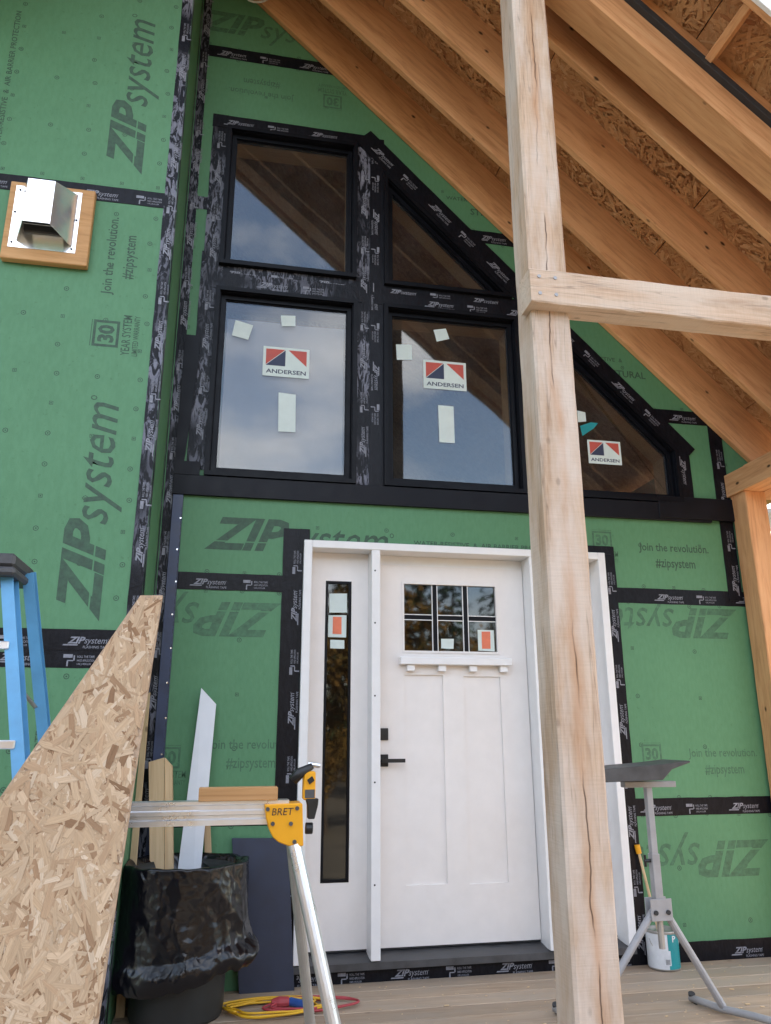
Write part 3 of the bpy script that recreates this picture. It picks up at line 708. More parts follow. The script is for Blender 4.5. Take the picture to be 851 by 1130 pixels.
def leaf(x0, x1, z0, z1, openings, recess, name, parent, mt='door', y0=SY, th=.042):
    pcs = [[(x0, z0), (x1, z0), (x1, z1), (x0, z1)]]
    for h in openings+recess: pcs = subtract(pcs, h)
    b = MB()
    for p in pcs: b.prism([(x, y0, z) for x, z in p], (0, th, 0))
    for h in recess: b.prism([(x, y0+.011, z) for x, z in h], (0, th-.014, 0))
    return b.build(name, M[mt], parent)
rect = lambda a, b, c, d: [(a, c), (b, c), (b, d), (a, d)]
def sc(v): return v*1.0195
def sz(z): return 1.194+(z-1.194)*1.0195
lx0, lx1, lz0, lz1 = sc(.957), sc(1.511), sz(1.652), sz(2.037)
slab = leaf(.8155, 1.7185, .128, 2.163, [rect(lx0, lx1, lz0, lz1)], [rect(sc(.955), sc(1.18), sz(.435), sz(1.518)), rect(sc(1.301), sc(1.52), sz(.43), sz(1.513))], 'door', house)
slab['label'] = 'white craftsman door with six small panes above a shelf'
b = MB(); b.box(lx0, lx1, SY+.034, SY+.040, lz0, lz1); b.build('backing_pane', M['room'], slab)
cw, chh = (lx1-lx0)/3, (lz1-lz0)/2
for i in range(3):
    for j in range(2):
        MB().box(lx0+i*cw+.004, lx0+(i+1)*cw-.004, SY+.012, SY+.016, lz0+j*chh+.004, lz0+(j+1)*chh-.004).build('pane', M['dglass'], slab)
b = MB(); b2 = MB()
for i in (1, 2):
    b.box(lx0+i*cw-.013, lx0+i*cw+.013, SY+.005, SY+.0117, lz0, lz1)
    for s in (-1, 1): b2.box(lx0+i*cw+s*.0155-.0022, lx0+i*cw+s*.0155+.0022, SY+.004, SY+.0113, lz0, lz1)
for sgn in range(3):
    xa, xb = lx0+sgn*cw+(.0182 if sgn else .001), lx0+(sgn+1)*cw-(.0182 if sgn < 2 else .001)
    b.box(xa, xb, SY+.006, SY+.0115, lz0+chh-.013, lz0+chh+.013)
    for s in (-1, 1): b2.box(xa, xb, SY+.0045, SY+.0112, lz0+chh+s*.0155-.0022, lz0+chh+s*.0155+.0022)
b.build('muntin_bars', M['frame'], slab); b2.build('muntin_edges', M['white'], slab)
b = MB(); ring(b, rect(lx0-.012, lx1+.012, lz0-.012, lz1+.012), 0, .0125, SY+.01, SY-.006); b.build('lite_surround', M['door'], slab)
sh = MB().box(sc(.925), sc(1.578), SY-.055, SY, sz(1.572), sz(1.572)+.042).build('shelf', M['white'], slab, .003)
for i in range(4):
    x = sc(.965)+i*.186; MB().box(x, x+.044, SY-.038, SY-.0005, sz(1.572)-.036, sz(1.572)-.0005).build('dentil_block', M['white'], slab, .002)
hx = .845
MB().box(hx-.032, hx+.032, SY-.014, SY, 1.165, 1.229).build('deadbolt', M['blackhw'], slab, .002)
b = MB(); b.box(hx-.032, hx+.032, SY-.010, SY, 1.025, 1.089); b.tube([(hx, SY-.01, 1.057), (hx, SY-.052, 1.057)], .013, 12); b.box(hx-.012, hx+.118, SY-.062, SY-.050, 1.047, 1.067)
b.build('lever_handle', M['blackhw'], slab, .001)
MB().box(.8155, 1.7185, SY+.006, SY+.04, .119, .1275).build('door_sweep', M['dark'], slab)
for (xa, xb, g0, g1, lab) in ((.4187, .7617, sc(.503), sc(.651), 'left'), (1.7723, 2.1677, 1.885, 2.06, 'right')):
    s_ = leaf(xa, xb, .128, 2.221, [rect(g0, g1, sz(.462), sz(2.038))], [], 'sidelight', house); s_['label'] = 'tall narrow sidelight on the '+lab+' of the white door'
    MB().box(g0, g1, SY+.012, SY+.017, sz(.462), sz(2.038)).build('pane', M['dglass'], s_)
    b = MB(); ring(b, rect(g0, g1, sz(.462), sz(2.038)), 0, .014, SY+.011, SY-.002); b.build('pane_gasket', M['frame'], s_)
    MB().box(xa, xb, SY+.004, SY+.04, .119, .1275).build('bottom_gap', M['dark'], s_)
    if lab == 'left':
        for pts, mt in (([(363.5, 655), (383, 655), (383, 676), (363.5, 676)], 'paper'), ([(362.5, 679), (382.5, 679), (382, 703.5), (362, 703)], 'paper'), ([(364.5, 706), (380, 706.5), (380, 716), (364.5, 715.5)], 'paper')): card(s_, pts, mt, y=SY+.0115)
        card(s_, [(367.5, 680.5), (377, 681), (377, 700), (367, 699.5)], 'orange', y=SY+.0105)
for pts, mt, yy in (([(487, 705), (501, 705), (500.5, 716), (487, 715.5)], 'paper', SY+.0115), ([(527, 695), (545, 695.5), (546, 719), (528, 718)], 'paper', SY+.0115), ([(531.5, 697), (541, 697), (541.5, 716), (532, 716)], 'orange', SY+.0105)): card(slab, pts, mt, y=yy)

# body of the house behind the walls: floor, inner partitions, roof
MB().box(WX0+.01, 3.3, .22, 6.0, -.2, .02).build('interior_floor', M['room'], house)
MB().box(WX0, 3.36, 5.9, 6.0, .02, 7.2).build('back_wall', M['green'], house)
MB().box(3.31, 3.36, .02, 5.9, -.6, 3.2).build('side_wall', M['green'], house)
MB().box(WX0-.14, WX0-.02, LY+.03, 5.9, -.6, 8.0).build('inner_wall', M['room'], house)
MB().box(-6, -5.9, LY+.02, 6, -.6, 8).build('side_wall', M['green'], house); MB().box(-5.9, WX0-.15, 5.9, 6, -.6, 8).build('back_wall', M['green'], house)
MB().box(-6.3, WX0+.02, LY-.05, 6.3, 8.0, 8.2).build('roof', M['dark'], house)
rf = MB(); 
def RP(x, y, off): return (x, y, roof_z(x, y, off))
rf.prism([RP(WX0, .03, .39), RP(3.85, .03, .39), RP(3.85, .03, .43), RP(WX0, .03, .43)], (0, 6.2, 0)); rf.build('roof', M['osb'], house)
for xw in (1.0, 2.6): pass
MB().box(-.42, 3.3, 2.9, 3.0, .02, 2.6).build('partition', M['room'], house)

# ================================================================== PORCH
porch = thing('porch_frame', 'open timber porch with rough sawn post, tie beam, rafters and bare roof boards', 'porch', (1.22, -1.58, 0))
XT, XB = -.42, 3.75
def rafter(name, yf, w, d0, d1, mt, x0=XT, x1=XB):
    """board running down the roof slope; yf = far side, d0/d1 vertical offsets from the rafter underside"""
    yc = yf-w/2; a0 = Vector(RP(x0, yc, (d0+d1)/2)); a1 = Vector(RP(x1, yc, (d0+d1)/2)); s = (a1-a0).normalized()
    h = (d1-d0)*s.x
    return lumber(name, a0, a1, w, h, Vector((-s.z, 0, s.x)), M[mt], porch)
for yf in (-.004, -.446, -.885, -1.317): rafter('rafter', yf, .040, 0, .385, 'raft')
rafter('truss_chord', -1.49, .17, 0, .205, 'raft')
rafter('rafter', -1.495, .16, .255, .385, 'raft')
rafter('vent_strip', -1.50, .19, .207, .253, 'dark')
rafter('fascia', -2.035, .022, .19, .43, 'white'); rafter('rafter', -1.995, .038, .215, .385, 'raft')
for x in (.55, .95, 1.35, 1.75, 2.15, 2.55, 2.95, 3.35):
    z = roof_z(x, -1.8, .30); lumber('lookout_block', (x, -1.672, z), (x, -1.993, z), .038, .10, (.7, 0, .72), M['raft'], porch)
ORNG = [(.46, .22, .10), (.54, .28, .13), (.58, .315, .15), (.61, .345, .175), (.66, .40, .22), (.38, .17, .075), (.56, .30, .14)]
ys = [.01, -1.10, -2.06]
for i in range(2):
    xs = [XT, .35, 1.245, 2.10, 2.96, 3.80] if i else [XT, .75, 1.63, 2.5, 3.34, 3.80]
    for a, c in zip(xs[:-1], xs[1:]):
        b = MB(); c -= .004
        y0, y1 = ys[i]-.002, ys[i+1]
        V = [RP(a, y0, 0.388), RP(c, y0, 0.388), RP(c, y1, 0.388), RP(a, y1, 0.388)]; V += [(p[0]+.008, p[1], p[2]+.011) for p in V]
        b.add(V, [(0, 1, 2, 3), (4, 7, 6, 5), (0, 4, 5, 1), (1, 5, 6, 2), (2, 6, 7, 3), (3, 7, 4, 0)]); rb_ = b.build('roof_board', M['osb'], porch)
        if c > .3:
            nr = (Vector(V[1])-Vector(V[0])).cross(Vector(V[3])-Vector(V[0])).normalized(); nr = nr if nr.z < 0 else -nr
            strands(rb_, V[:4], nr, 3000, ORNG, int(a*100)+i, 0, .9, 1.25)
b = MB(); b.add([RP(XT, .02, .415), RP(3.85, .02, .415), RP(3.85, -2.07, .415), RP(XT, -2.07, .415)]+[RP(XT, .02, .43), RP(3.85, .02, .43), RP(3.85, -2.07, .43), RP(XT, -2.07, .43)],
      [(0, 1, 2, 3), (4, 7, 6, 5), (0, 4, 5, 1), (1, 5, 6, 2), (2, 6, 7, 3), (3, 7, 4, 0)]); b.build('roofing', M['dark'], porch)
# unseen left porch slope, mirrored about the ridge, added and sized to shade the gable
XL = 1.3
n0_ = len(porch.children)
first = [o for o in porch.children]
for yf in (-.885, -1.317): rafter('rafter', yf, .040, 0, .385, 'raft', XT, XL)
rafter('truss_chord', -1.49, .17, 0, .205, 'raft', XT, XL); rafter('rafter', -1.495, .16, .255, .385, 'raft', XT, XL)
rafter('fascia', -2.035, .022, .19, .43, 'white', XT, XL)
V = [RP(XT, LY-.02, .388), RP(XL, LY-.02, .388), RP(XL, -2.06, .388), RP(XT, -2.06, .388)]; V += [(p[0]+.01, p[1], p[2]+.03) for p in V]
MB().add(V, [(0, 1, 2, 3), (4, 7, 6, 5), (0, 4, 5, 1), (1, 5, 6, 2), (2, 6, 7, 3), (3, 7, 4, 0)]).build('roof_board', M['osb'], porch)
for o in [o for o in porch.children if o not in first]:
    o.matrix_basis = T((2*XT, 0, 0)) @ Matrix.Diagonal((-1, 1, 1, 1)) @ o.matrix_basis
lumber('ridge_beam', (XT-.03, -.565, 6.55), (XT-.03, -2.05, 6.55), .10, .30, (0, 0, 1), M['raft'], porch)
# front post, with slightly wavy rough-sawn arrises
def timber(name, p0, p1, w, h, up, mt, parent, seg=60, amp=.0035, bev=.012):
    p0, p1, up = Vector(p0), Vector(p1), Vector(up); X = (p1-p0).normalized(); Y = up.cross(X).normalized(); Z = X.cross(Y); L = (p1-p0).length
    prof = []
    for sy, sz_ in ((-1, -1), (1, -1), (1, 1), (-1, 1)):
        prof += [(sy*w/2-sy*bev*(1 if (sy*sz_ > 0) else .15), sz_*h/2-sz_*bev*(.15 if sy*sz_ > 0 else 1)), (sy*w/2-sy*bev*(.15 if (sy*sz_ > 0) else 1), sz_*h/2-sz_*bev*(1 if sy*sz_ > 0 else .15))]
    prof = sorted(prof, key=lambda q: math.atan2(q[1], q[0])); n = len(prof); V = []
    for i in range(seg+1):
        x = -L/2+L*i/seg
        for j, (a, c) in enumerate(prof):
            q = noise.noise((x*4.3, j*3.7, L))*amp+noise.noise((x*19, j*3.7, L))*amp*.5; l = math.hypot(a, c); V.append((x, a*(1+q/l), c*(1+q/l)))
    F = [(i*n+j, i*n+(j+1) % n, (i+1)*n+(j+1) % n, (i+1)*n+j) for i in range(seg) for j in range(n)]+[tuple(range(n))[::-1], tuple(range(seg*n, (seg+1)*n))]
    return link(name, MB().add(V, F).mesh(name), M[mt], parent, basis(X, Y, Z, (p0+p1)/2))
PXc, PYc = 1.226, -1.575
timber('post', (PXc, PYc, 0), (PXc, PYc, roof_z(PXc, PYc, .0)-.002), .172, .17, (0, -1, 0), 'post', porch)
tz = 2.958
timber('tie_beam', (1.116, -1.66, tz), (3.10, -1.66, tz), .12, .155, (0, 0, 1), 'tie', porch, bev=.006)
b = MB()
for px, pz in ((1.155, .04), (1.225, .04), (1.155, -.038), (1.225, -.038)): b.tube([(px, -1.718, tz+pz), (px, -1.7225, tz+pz)], .008, 8)
b.build('screw_heads', M['steelgrey'], porch)
lumber('plate_beam', (3.205, -.006, 2.757), (3.205, -2.0, 2.757), .15, .150, (0, 0, 1), M['raft'], porch)
lumber('plate_beam', (3.37, -.006, 2.80), (3.37, -2.0, 2.80), .17, .235, (0, 0, 1), M['raft'], porch)
timber('post', (3.222, -.095, 0), (3.222, -.095, 2.68), .15, .15, (0, -1, 0), 'raft', porch, bev=.006)
timber('post', (-2.05, -1.62, 0), (-2.05, -1.62, 4.64), .15, .15, (0, -1, 0), 'post', porch, bev=.006)  # unseen post and beam carrying the added left slope
lumber('plate_beam', (-2.05, -.58, 4.72), (-2.05, -2.0, 4.72), .15, .15, (0, 0, 1), M['raft'], porch)
timber('post', (3.245, -1.62, 0), (3.245, -1.62, 2.68), .15, .15, (0, -1, 0), 'post', porch, bev=.006)

# ================================================================== THINGS
# vent hood on its wooden block
vy = LY-.002
vent = thing('vent_hood', 'shiny metal vent hood on a square wooden mounting block on the left wall', 'vent hood', (-1.05, vy, 3.75))
bx = MB().box(-.21, .21, -.021, .021, -.23, .23).mesh('mounting_block', .004)
link('mounting_block', bx, M['block'], vent, T((-1.052, LY-.0235, 3.757)))
fy = LY-.0455
b = MB(); b.box(-1.232, -.905, fy-.002, fy, 3.592, 3.962); 
fl = b.build('flange', M['galv'], vent, .0006)
b = MB()
for px, pz in ((-1.215, 3.62), (-.925, 3.615), (-1.22, 3.80), (-.918, 3.79), (-1.21, 3.935), (-.93, 3.935)): b.tube([(px, fy-.002, pz), (px, fy-.005, pz)], .006, 8)
b.build('screws', M['dark'], fl)
F = [(-1.135, 3.655), (-1.005, 3.655), (-1.005, 3.905), (-1.135, 3.905)]; Bk = [(-1.195, 3.63), (-.925, 3.63), (-.925, 3.945), (-1.195, 3.945)]; fyy = fy-.145
V = [(x, fyy, z) for x, z in F]+[(x, fy-.0025, z) for x, z in Bk]; Vi = [((x+1.065)*.975-1.065, y_+.002, z-.002) for x, y_, z in V]
b = MB(); b.add(V+Vi, [(0, 1, 2, 3), (1, 5, 6, 2), (4, 0, 3, 7), (3, 2, 6, 7), (8, 11, 10, 9), (9, 10, 14, 13), (12, 15, 11, 8), (11, 15, 14, 10), (0, 8, 9, 1), (1, 9, 13, 5), (4, 12, 8, 0)])
b.build('hood', M['galv'], vent)
b = MB(); b.obox((-1.063, fy-.075, 3.70), (.075, 0, 0), (0, .055, .05), (0, .0007, -.0008)); b.build('damper_flap', M['galv'], vent)
b = MB(); b.obox((-1.063, fy-.012, 3.79), (.10, 0, 0), (0, .008, 0), (0, 0, .10)); b.build('duct_opening', M['dark'], vent)

# OSB offcut leaning in the foreground left
o0 = PY(155, 657, -2.02); o1 = PY(179.5, 657, -2.02); bR = PY(108, 1130, -2.27); bL = PY(0, 880, -2.13)
nrm_ = (o1-o0).cross(bR-o0).normalized()
if nrm_.y > 0: nrm_ = -nrm_
dirR = (bR-o1); foot = o1+dirR*(o1.z/(-dirR.z)); 
def onpl(px, py):
    v = ray(px, py); return CAM+v*((o0-CAM).dot(nrm_)/v.dot(nrm_))
def toz0(p, q):
    d_ = q-p; return p+d_*(p.z/(-d_.z)) if d_.z else q
bR = onpl(108, 1130); bL = onpl(0, 880); foot = toz0(o1, bR); lf = toz0(o0, bL)
lf = Vector((max(lf.x, -1.15), lf.y, lf.z))
t_ = (lf.x-o0.x)/(bL.x-o0.x); lp = o0+(bL-o0)*t_
lf2 = Vector((lp.x, foot.y+(lp.x-foot.x)*((lf.y-foot.y)/(lf.x-foot.x) if abs(lf.x-foot.x) > .01 else 0), 0))
poly = [o0, o1, foot]+([lf2] if lp.z < .02 else [lf2, lp])
osb = MB().prism(poly, -nrm_*.012).build('osb_sheet', M['osbpale']); tag(osb, 'tapered offcut of pale strand board leaning in the left foreground', 'board')
ex = (o1-foot).normalized(); ey = nrm_.cross(ex).normalized()
PINK = [(.35, .21, .12), (.46, .30, .182), (.52, .36, .228), (.56, .40, .265), (.62, .47, .335), (.27, .15, .08), (.49, .335, .208)]
strands(osb, poly, nrm_, 34000, PINK, 5, math.pi/2, .8, 1.0)

# stepladder at the far left
lad = thing('step_ladder', 'blue fibreglass step ladder with black top cap at the left edge', 'ladder', (-.85, -1.75, 0))
capR = PY(24, 625, -1.72)
def chan(b, p0, p1, w, d, side):
    """C channel rail"""
    p0, p1 = Vector(p0), Vector(p1); X = (p1-p0)/2; Xn = X.normalized(); Yv = Vector((0, 1, 0)); Yv = (Yv-Xn*Yv.dot(Xn)).normalized(); Zv = Xn.cross(Yv); c = (p0+p1)/2
    b.obox(c+Zv*side*0, X, Yv*(w/2), Zv*.002); b.obox(c+Yv*(w/2-.002)+Zv*(d/2+.002), X, Yv*.002, Zv*(d/2)); b.obox(c-Yv*(w/2-.002)+Zv*(d/2+.002), X, Yv*.002, Zv*(d/2))
ztop = 1.70; xr = capR.x-.01
ft, fm = PY(5, 650, -1.78), PY(17, 850, -1.88); rt_, rm = PY(28, 648, -1.66), PY(44, 815, -1.53)
def down(a_, b_): d_ = b_-a_; return a_+d_*((a_.z-.004)/-d_.z)
def upto(a_, b_, z): d_ = b_-a_; return a_+d_*((z-a_.z)/d_.z)
F0, F1 = upto(ft, fm, ztop), down(ft, fm); R0, R1 = upto(rt_, rm, ztop), down(rt_, rm); xc_ = F0.x-.19
for sgn in (1, -1):
    mx_ = lambda p: p if sgn == 1 else Vector((2*xc_-p.x, p.y, p.z))
    b = MB(); chan(b, mx_(F0), mx_(F1), .066, .032, 1); b.build('rail', M['blue'], lad)
    b = MB(); chan(b, mx_(R0), mx_(R1), .045, .03, 1); b.build('rail', M['blue'], lad)
    m0, m1 = F0+(F1-F0)*.20, R0+(R1-R0)*.25
    b = MB(); b.tube([mx_(m0), mx_(m1)], .009, 6, flat=.4); b.build('spreader', M['alu_dull'], lad)
for i, z in enumerate((.30, .60, .90, 1.17, 1.45)):
    p_ = F0+(F1-F0)*((ztop-z)/(ztop-.004))
    MB().box(2*xc_-p_.x-.01, p_.x+.012, p_.y-.042, p_.y+.042, z-.012, z+.012).build('step', M['alu'], lad, .003)
b = MB(); b.box(xr-.40, xr+.022, -1.85, -1.61, ztop-.012, ztop+.028); b.box(xr-.405, xr+.027, -1.855, -1.605, ztop-.04, ztop-.014); b.build('top_cap', M['steeldark'], lad, .008)

# saw stand: rail, end bracket, tool clamp, legs
RY = -1.62
def q(px, py, y=RY): return PY(px, py, y)
rl0, rl1 = q(143, 898), q(302, 896); rx1 = q(318, 896).x; rz = (rl0.z+rl1.z)/2; hh = .036
st = thing('saw_stand', 'aluminium saw stand rail with yellow end bracket and splayed legs', 'saw stand', (-.3, RY, 0))
prof = [(-.03, -hh), (.03, -hh), (.03, hh), (-.03, hh), (-.03, hh*.72), (-.024, hh*.62), (-.024, hh*.28), (-.031, hh*.18), (-.031, -hh*.12), (-.022, -hh*.2), (-.022, -hh*.45), (-.03, -hh*.55)]
MB().prism([(-1.15, RY+a, rz+c) for a, c in prof], (rx1+1.15, 0, 0)).build('rail', M['alu'], st)
def bracket(px0, sgn):
    y0 = RY-.055
    pts = [q(*u, y0) for u in ((292, 888), (334, 886.5), (335, 934), (319, 934), (307, 929.5), (301, 924), (297, 916), (293.5, 902))]
    c = sum(pts, Vector())/len(pts); pts = [Vector((p.x, y0, p.z)) for p in pts]
    br = MB().prism(pts, (0, .105, 0)).build('bracket', M['yellow'], st, .003)
    return br, c, pts
cb = q(316, 905, RY-.055)
br, cc, bp_ = bracket(cb.x, 1)
b = MB()
for px, py in ((295.5, 893), (328, 892), (301, 909), (321, 909), (325, 929)):
    p = q(px, py, RY-.056); b.tube([(p.x, RY-.0555, p.z), (p.x, RY-.061, p.z)], .0065, 10)
b.build('bolts', M['steeldark'], br)['kind'] = 'stuff'
p0 = q(300, 900, RY-.0565); p1 = q(324, 899, RY-.0565)
tx = fit(text_mesh('BRET', 1, .0, .15), 0, p1.x-p0.x, 0, .021); link('handwritten_name', tx, M['ink'], br, basis((1, 0, .02), (0, 0, 1), (0, -1, 0), (p0.x, RY-.0562, p0.z)))
ty = RY-.02
a, c = q(334, 882, ty), q(350, 851, ty)
tw = MB().box(a.x, c.x-.006, ty-.02, ty+.03, a.z-.002, c.z).build('clamp_tower', M['yellow'], st, .004)
k0, k1 = q(323, 862, ty-.01), q(345, 845, ty-.01)
b = MB(); b.tube([k0, k0+(k1-k0)*.35+Vector((0, 0, .008)), k1], [.016, .018, .010], 10); b.build('clamp_lever', M['blackhw'], tw, smooth=True)
e0, e1 = q(340, 843, ty), q(353, 845, ty); MB().tube([e0, e1], .008, 8).build('clamp_pin', M['alu'], tw)
e0 = q(343, 861, ty-.021); MB().obox(e0, (.008, 0, .006), (0, .004, 0), (-.004, 0, .007)).build('clamp_switch', M['blackhw'], tw)
e0 = q(342, 876, ty-.0205); MB().obox(e0, (.016, 0, 0), (0, .001, 0), (0, 0, .013)).build('rating_plate', M['steeldark'], tw)
u0, u1 = q(337, 881, ty), q(349, 903, ty)
b = MB(); b.prism([(u0.x, ty-.026, u0.z), (u1.x+.004, ty-.026, u0.z), (u1.x+.002, ty-.026, u0.z-.022), (u1.x-.008, ty-.026, u1.z), (u0.x+.008, ty-.026, u1.z), (u0.x+.006, ty-.026, u0.z-.02)], (0, .04, 0)); b.build('latch', M['blackhw'], st, .002)
e0, e1 = q(337, 914, RY-.02), q(345, 914, RY-.02); MB().tube([e0, e1], .018, 12).build('knob', M['blackhw'], st, .002)
def leg(px0, py0, y0, px1, py1, mt, r=.021, foot_y=None):
    a = q(px0, py0, y0); f = PZ(px1, py1, .02); b = MB(); b.tube([a, f], r, 14, flat=.8); l_ = b.build('leg', M[mt], st, smooth=False)
    d_ = (f-a).normalized(); MB().tube([f-d_*.05, f+d_*.012], r*1.15, 12).build('rubber_foot', M['dark'], l_)
    return l_
leg(325.5, 932, RY-.035, 404, 1297, 'alu', .026); leg(321, 925, RY+.03, 352, 1222, 'alu_dull', .018)
for fy_ in (-1.95, -1.30):
    a = Vector((-1.05, RY, rz-.02)); f = Vector((-1.12, fy_, .02)); l_ = MB().tube([a, f], .02, 12).build('leg', M['alu_dull'], st); d_ = (f-a).normalized(); MB().tube([f-d_*.05, f+d_*.012], .024, 12).build('rubber_foot', M['dark'], l_)
MB().obox((-1.05, RY, rz-.02), (.06, 0, 0), (0, .05, 0), (0, 0, .06)).build('bracket', M['yellow'], st, .008)
a, c = q(220, 869.5, RY-.01), q(305.5, 888, RY-.01)
blk = tag(link('wood_block', MB().box(-(c.x-a.x)/2, (c.x-a.x)/2, -.03, .03, -.02, .02).mesh('wood_block', .0015), M['block'], None, T(((a.x+c.x)/2, RY-.012, rz+hh+.0205))), 'short reddish wood offcut lying on the saw stand rail', 'wood block')

# rubbish bin with black bag
bcx, bcy = -.165, -.305
bin_ = thing('rubbish_bin', 'black plastic bin with a crumpled black bag hanging over its rim', 'bin', (bcx, bcy, 0))
b = MB(); b.lathe((bcx, bcy, 0), [(.0, .004), (.198, .004), (.205, .02), (.212, .25), (.225, .58), (.24, .605), (.225, .61), (.215, .58), (.2, .03), (0, .03)], 40); b.build('tub', M['bin'], bin_, smooth=True)
b = MB(); nt, nz_ = 260, 90
def ridge(x): return 1-2*abs(noise.noise(x))
def bag(i, j):
    th = 2*math.pi*i/nt; t_ = j/nz_; cx_, sy_ = math.cos(th), math.sin(th)
    if t_ < .14:                                             # inside, over the rim
        s = t_/.14; r = .19+.062*s; z = .53+.105*math.sin(s*math.pi/2)
    else:
        s = (t_-.14)/.86; left = max(0, math.cos(th-3.9)); knot = math.exp(-((th-5.75)/.32)**2)
        hem = .225-.075*left+.03*noise.noise((cx_*2.2, sy_*2.2, 3.1))+.015*noise.noise((cx_*7, sy_*7, 9))
        z = .635-(.635-hem)*s
        r = .256+.022*s*s
        X3 = (cx_*.27, sy_*.27, z)
        r += .016*ridge((cx_*1.9+.8*s, sy_*1.9-.5*s, 1.1*s+4))*s**.7
        r += .010*ridge((X3[0]*6+3+z*1.5, X3[1]*6, X3[2]*2.4))+.006*ridge((X3[0]*11+z*7, X3[1]*11, X3[2]*4.5+9))+.0018*ridge((X3[0]*27, X3[1]*27+5, X3[2]*27))
        r += .05*knot*math.exp(-((s-.9)/.12)**2)
        cuff = max(0, (s-.76)/.24); r += .022*math.sin(min(1, cuff)*math.pi)*(.7+.8*noise.noise((cx_*2.4, sy_*2.4, 14)))
    z += .010*noise.noise((cx_*3, sy_*3, 20))*(1-t_)
    x_ = bcx+r*cx_*1.10
    return (max(x_, -.425+.004*noise.noise((cx_*9, sy_*9, t_*7))), min(bcy+r*sy_, -.02), z)
b.add([bag(i, j) for j in range(nz_+1) for i in range(nt)], [(j*nt+i, j*nt+(i+1) % nt, (j+1)*nt+(i+1) % nt, (j+1)*nt+i) for j in range(nz_) for i in range(nt)])
b.build('bag', M['bag'], bin_, smooth=True)

# boards leaning in the corner
def leaning(name, top, mid, yt, ym, th, mt, label, cat, group=None):
    """top: two+ pixel points along the top, mid: two pixel points lower on left and right edges"""
    Tp = [PY(px, py, yt) for px, py in top]; ML, MR = PY(*mid[0], ym), PY(*mid[1], ym)
    L0 = toz0(Tp[0], ML); R0 = toz0(Tp[-1], MR); pl = [L0, R0]+Tp[::-1]
    n_ = (R0-L0).cross(Tp[0]-L0).normalized(); n_ = n_ if n_.y < 0 else -n_
    X = (Tp[0]-L0).normalized(); Y = n_.cross(X); c = L0.copy(); Mx = basis(X, Y, n_, c); inv = Mx.inverted()
    me = MB().prism([inv @ p for p in pl], (0, 0, -th)).mesh(name, .0012)
    return tag(link(name, me, M[mt], None, Mx), label, cat, group)
leaning('trim_board', [(222, 759), (238.5, 777)], [(198, 945), (223, 945)], -.055, -.11, .018, 'trimw', 'white primed trim board with mitred top leaning behind the bin', 'board')
leaning('stud_offcut', [(164, 841), (181, 836)], [(165, 945), (181, 945)], -.10, -.14, .036, 'stud', 'short pale stud offcut leaning beside the blue channel behind the bin', 'board')
leaning('stud_offcut', [(181.5, 836), (189.5, 845)], [(181.5, 945), (190.5, 945)], -.09, -.13, .036, 'stud', 'narrow pale stud offcut with chamfered top beside the wider stud', 'board')
leaning('wood_strip', [(160, 766), (166, 764)], [(143, 950), (151, 950)], -.14, -.22, .012, 'stud', 'thin pale wood strip standing next to the strand board', 'wood strip')
leaning('wood_strip', [(225, 905), (232, 905)], [(226, 950), (234, 950)], -.05, -.06, .012, 'stud', 'thin pale stick showing between white board and black bag', 'wood strip')
leaning('trim_sheet', [(256, 925), (318, 925)], [(262, 1060), (323.5, 1060)], -.03, -.055, .014, 'navyboard', 'flat dark navy board standing against the wall beside the bin', 'board')

# extension cord and red hose on the deck
def coil(c, rx, ry, turns, r, z0, seed, wob=.12, a0=0.):
    rs_ = random.Random(seed); P = []; n = int(turns*44)
    for i in range(n+1):
        a = a0+2*math.pi*turns*i/n; k = 1+wob*noise.noise((math.cos(a)*1.2+seed, math.sin(a)*1.2, i/44*.6))+.10*math.sin(i/44*2.1+seed)
        P.append((c[0]+rx*k*math.cos(a), c[1]+ry*k*math.sin(a), z0+.006*(i/44)*.7+.004*noise.noise((i*.1, seed, 0))))
    return P
cc_ = PZ(305, 1116, 0)
crd = thing('extension_cord', 'coiled yellow extension cord with red and blue plugs on the deck', 'cord', (cc_.x, cc_.y, 0))
MB().tube(coil(cc_, .215, .105, 4.6, .005, .008, 3, .3), .0050, 8).build('cable', M['cordy'], crd, smooth=True)
pr, pb_ = PZ(308, 1106, .02), PZ(336, 1109, .02)
b = MB(); b.tube([pr+Vector((-.035, 0, 0)), pr, pr+Vector((.045, .0, 0))], [.014, .024, .021], 10); b.build('plug', M['cordr'], crd, .002)
b = MB(); b.tube([pr+Vector((.05, 0, 0)), pb_, pb_+Vector((.04, -.01, 0))], [.018, .019, .012], 10); b.build('plug', M['plugb'], crd, .002)
c2 = PZ(345, 1112, 0)
hs = tag(MB().tube(coil(c2, .20, .085, 2.6, .005, .010, 11, .25, 1.), .0050, 8).build('air_hose', M['cordr'], None, smooth=True), 'thin red hose looped on the deck behind the stand legs', 'hose')

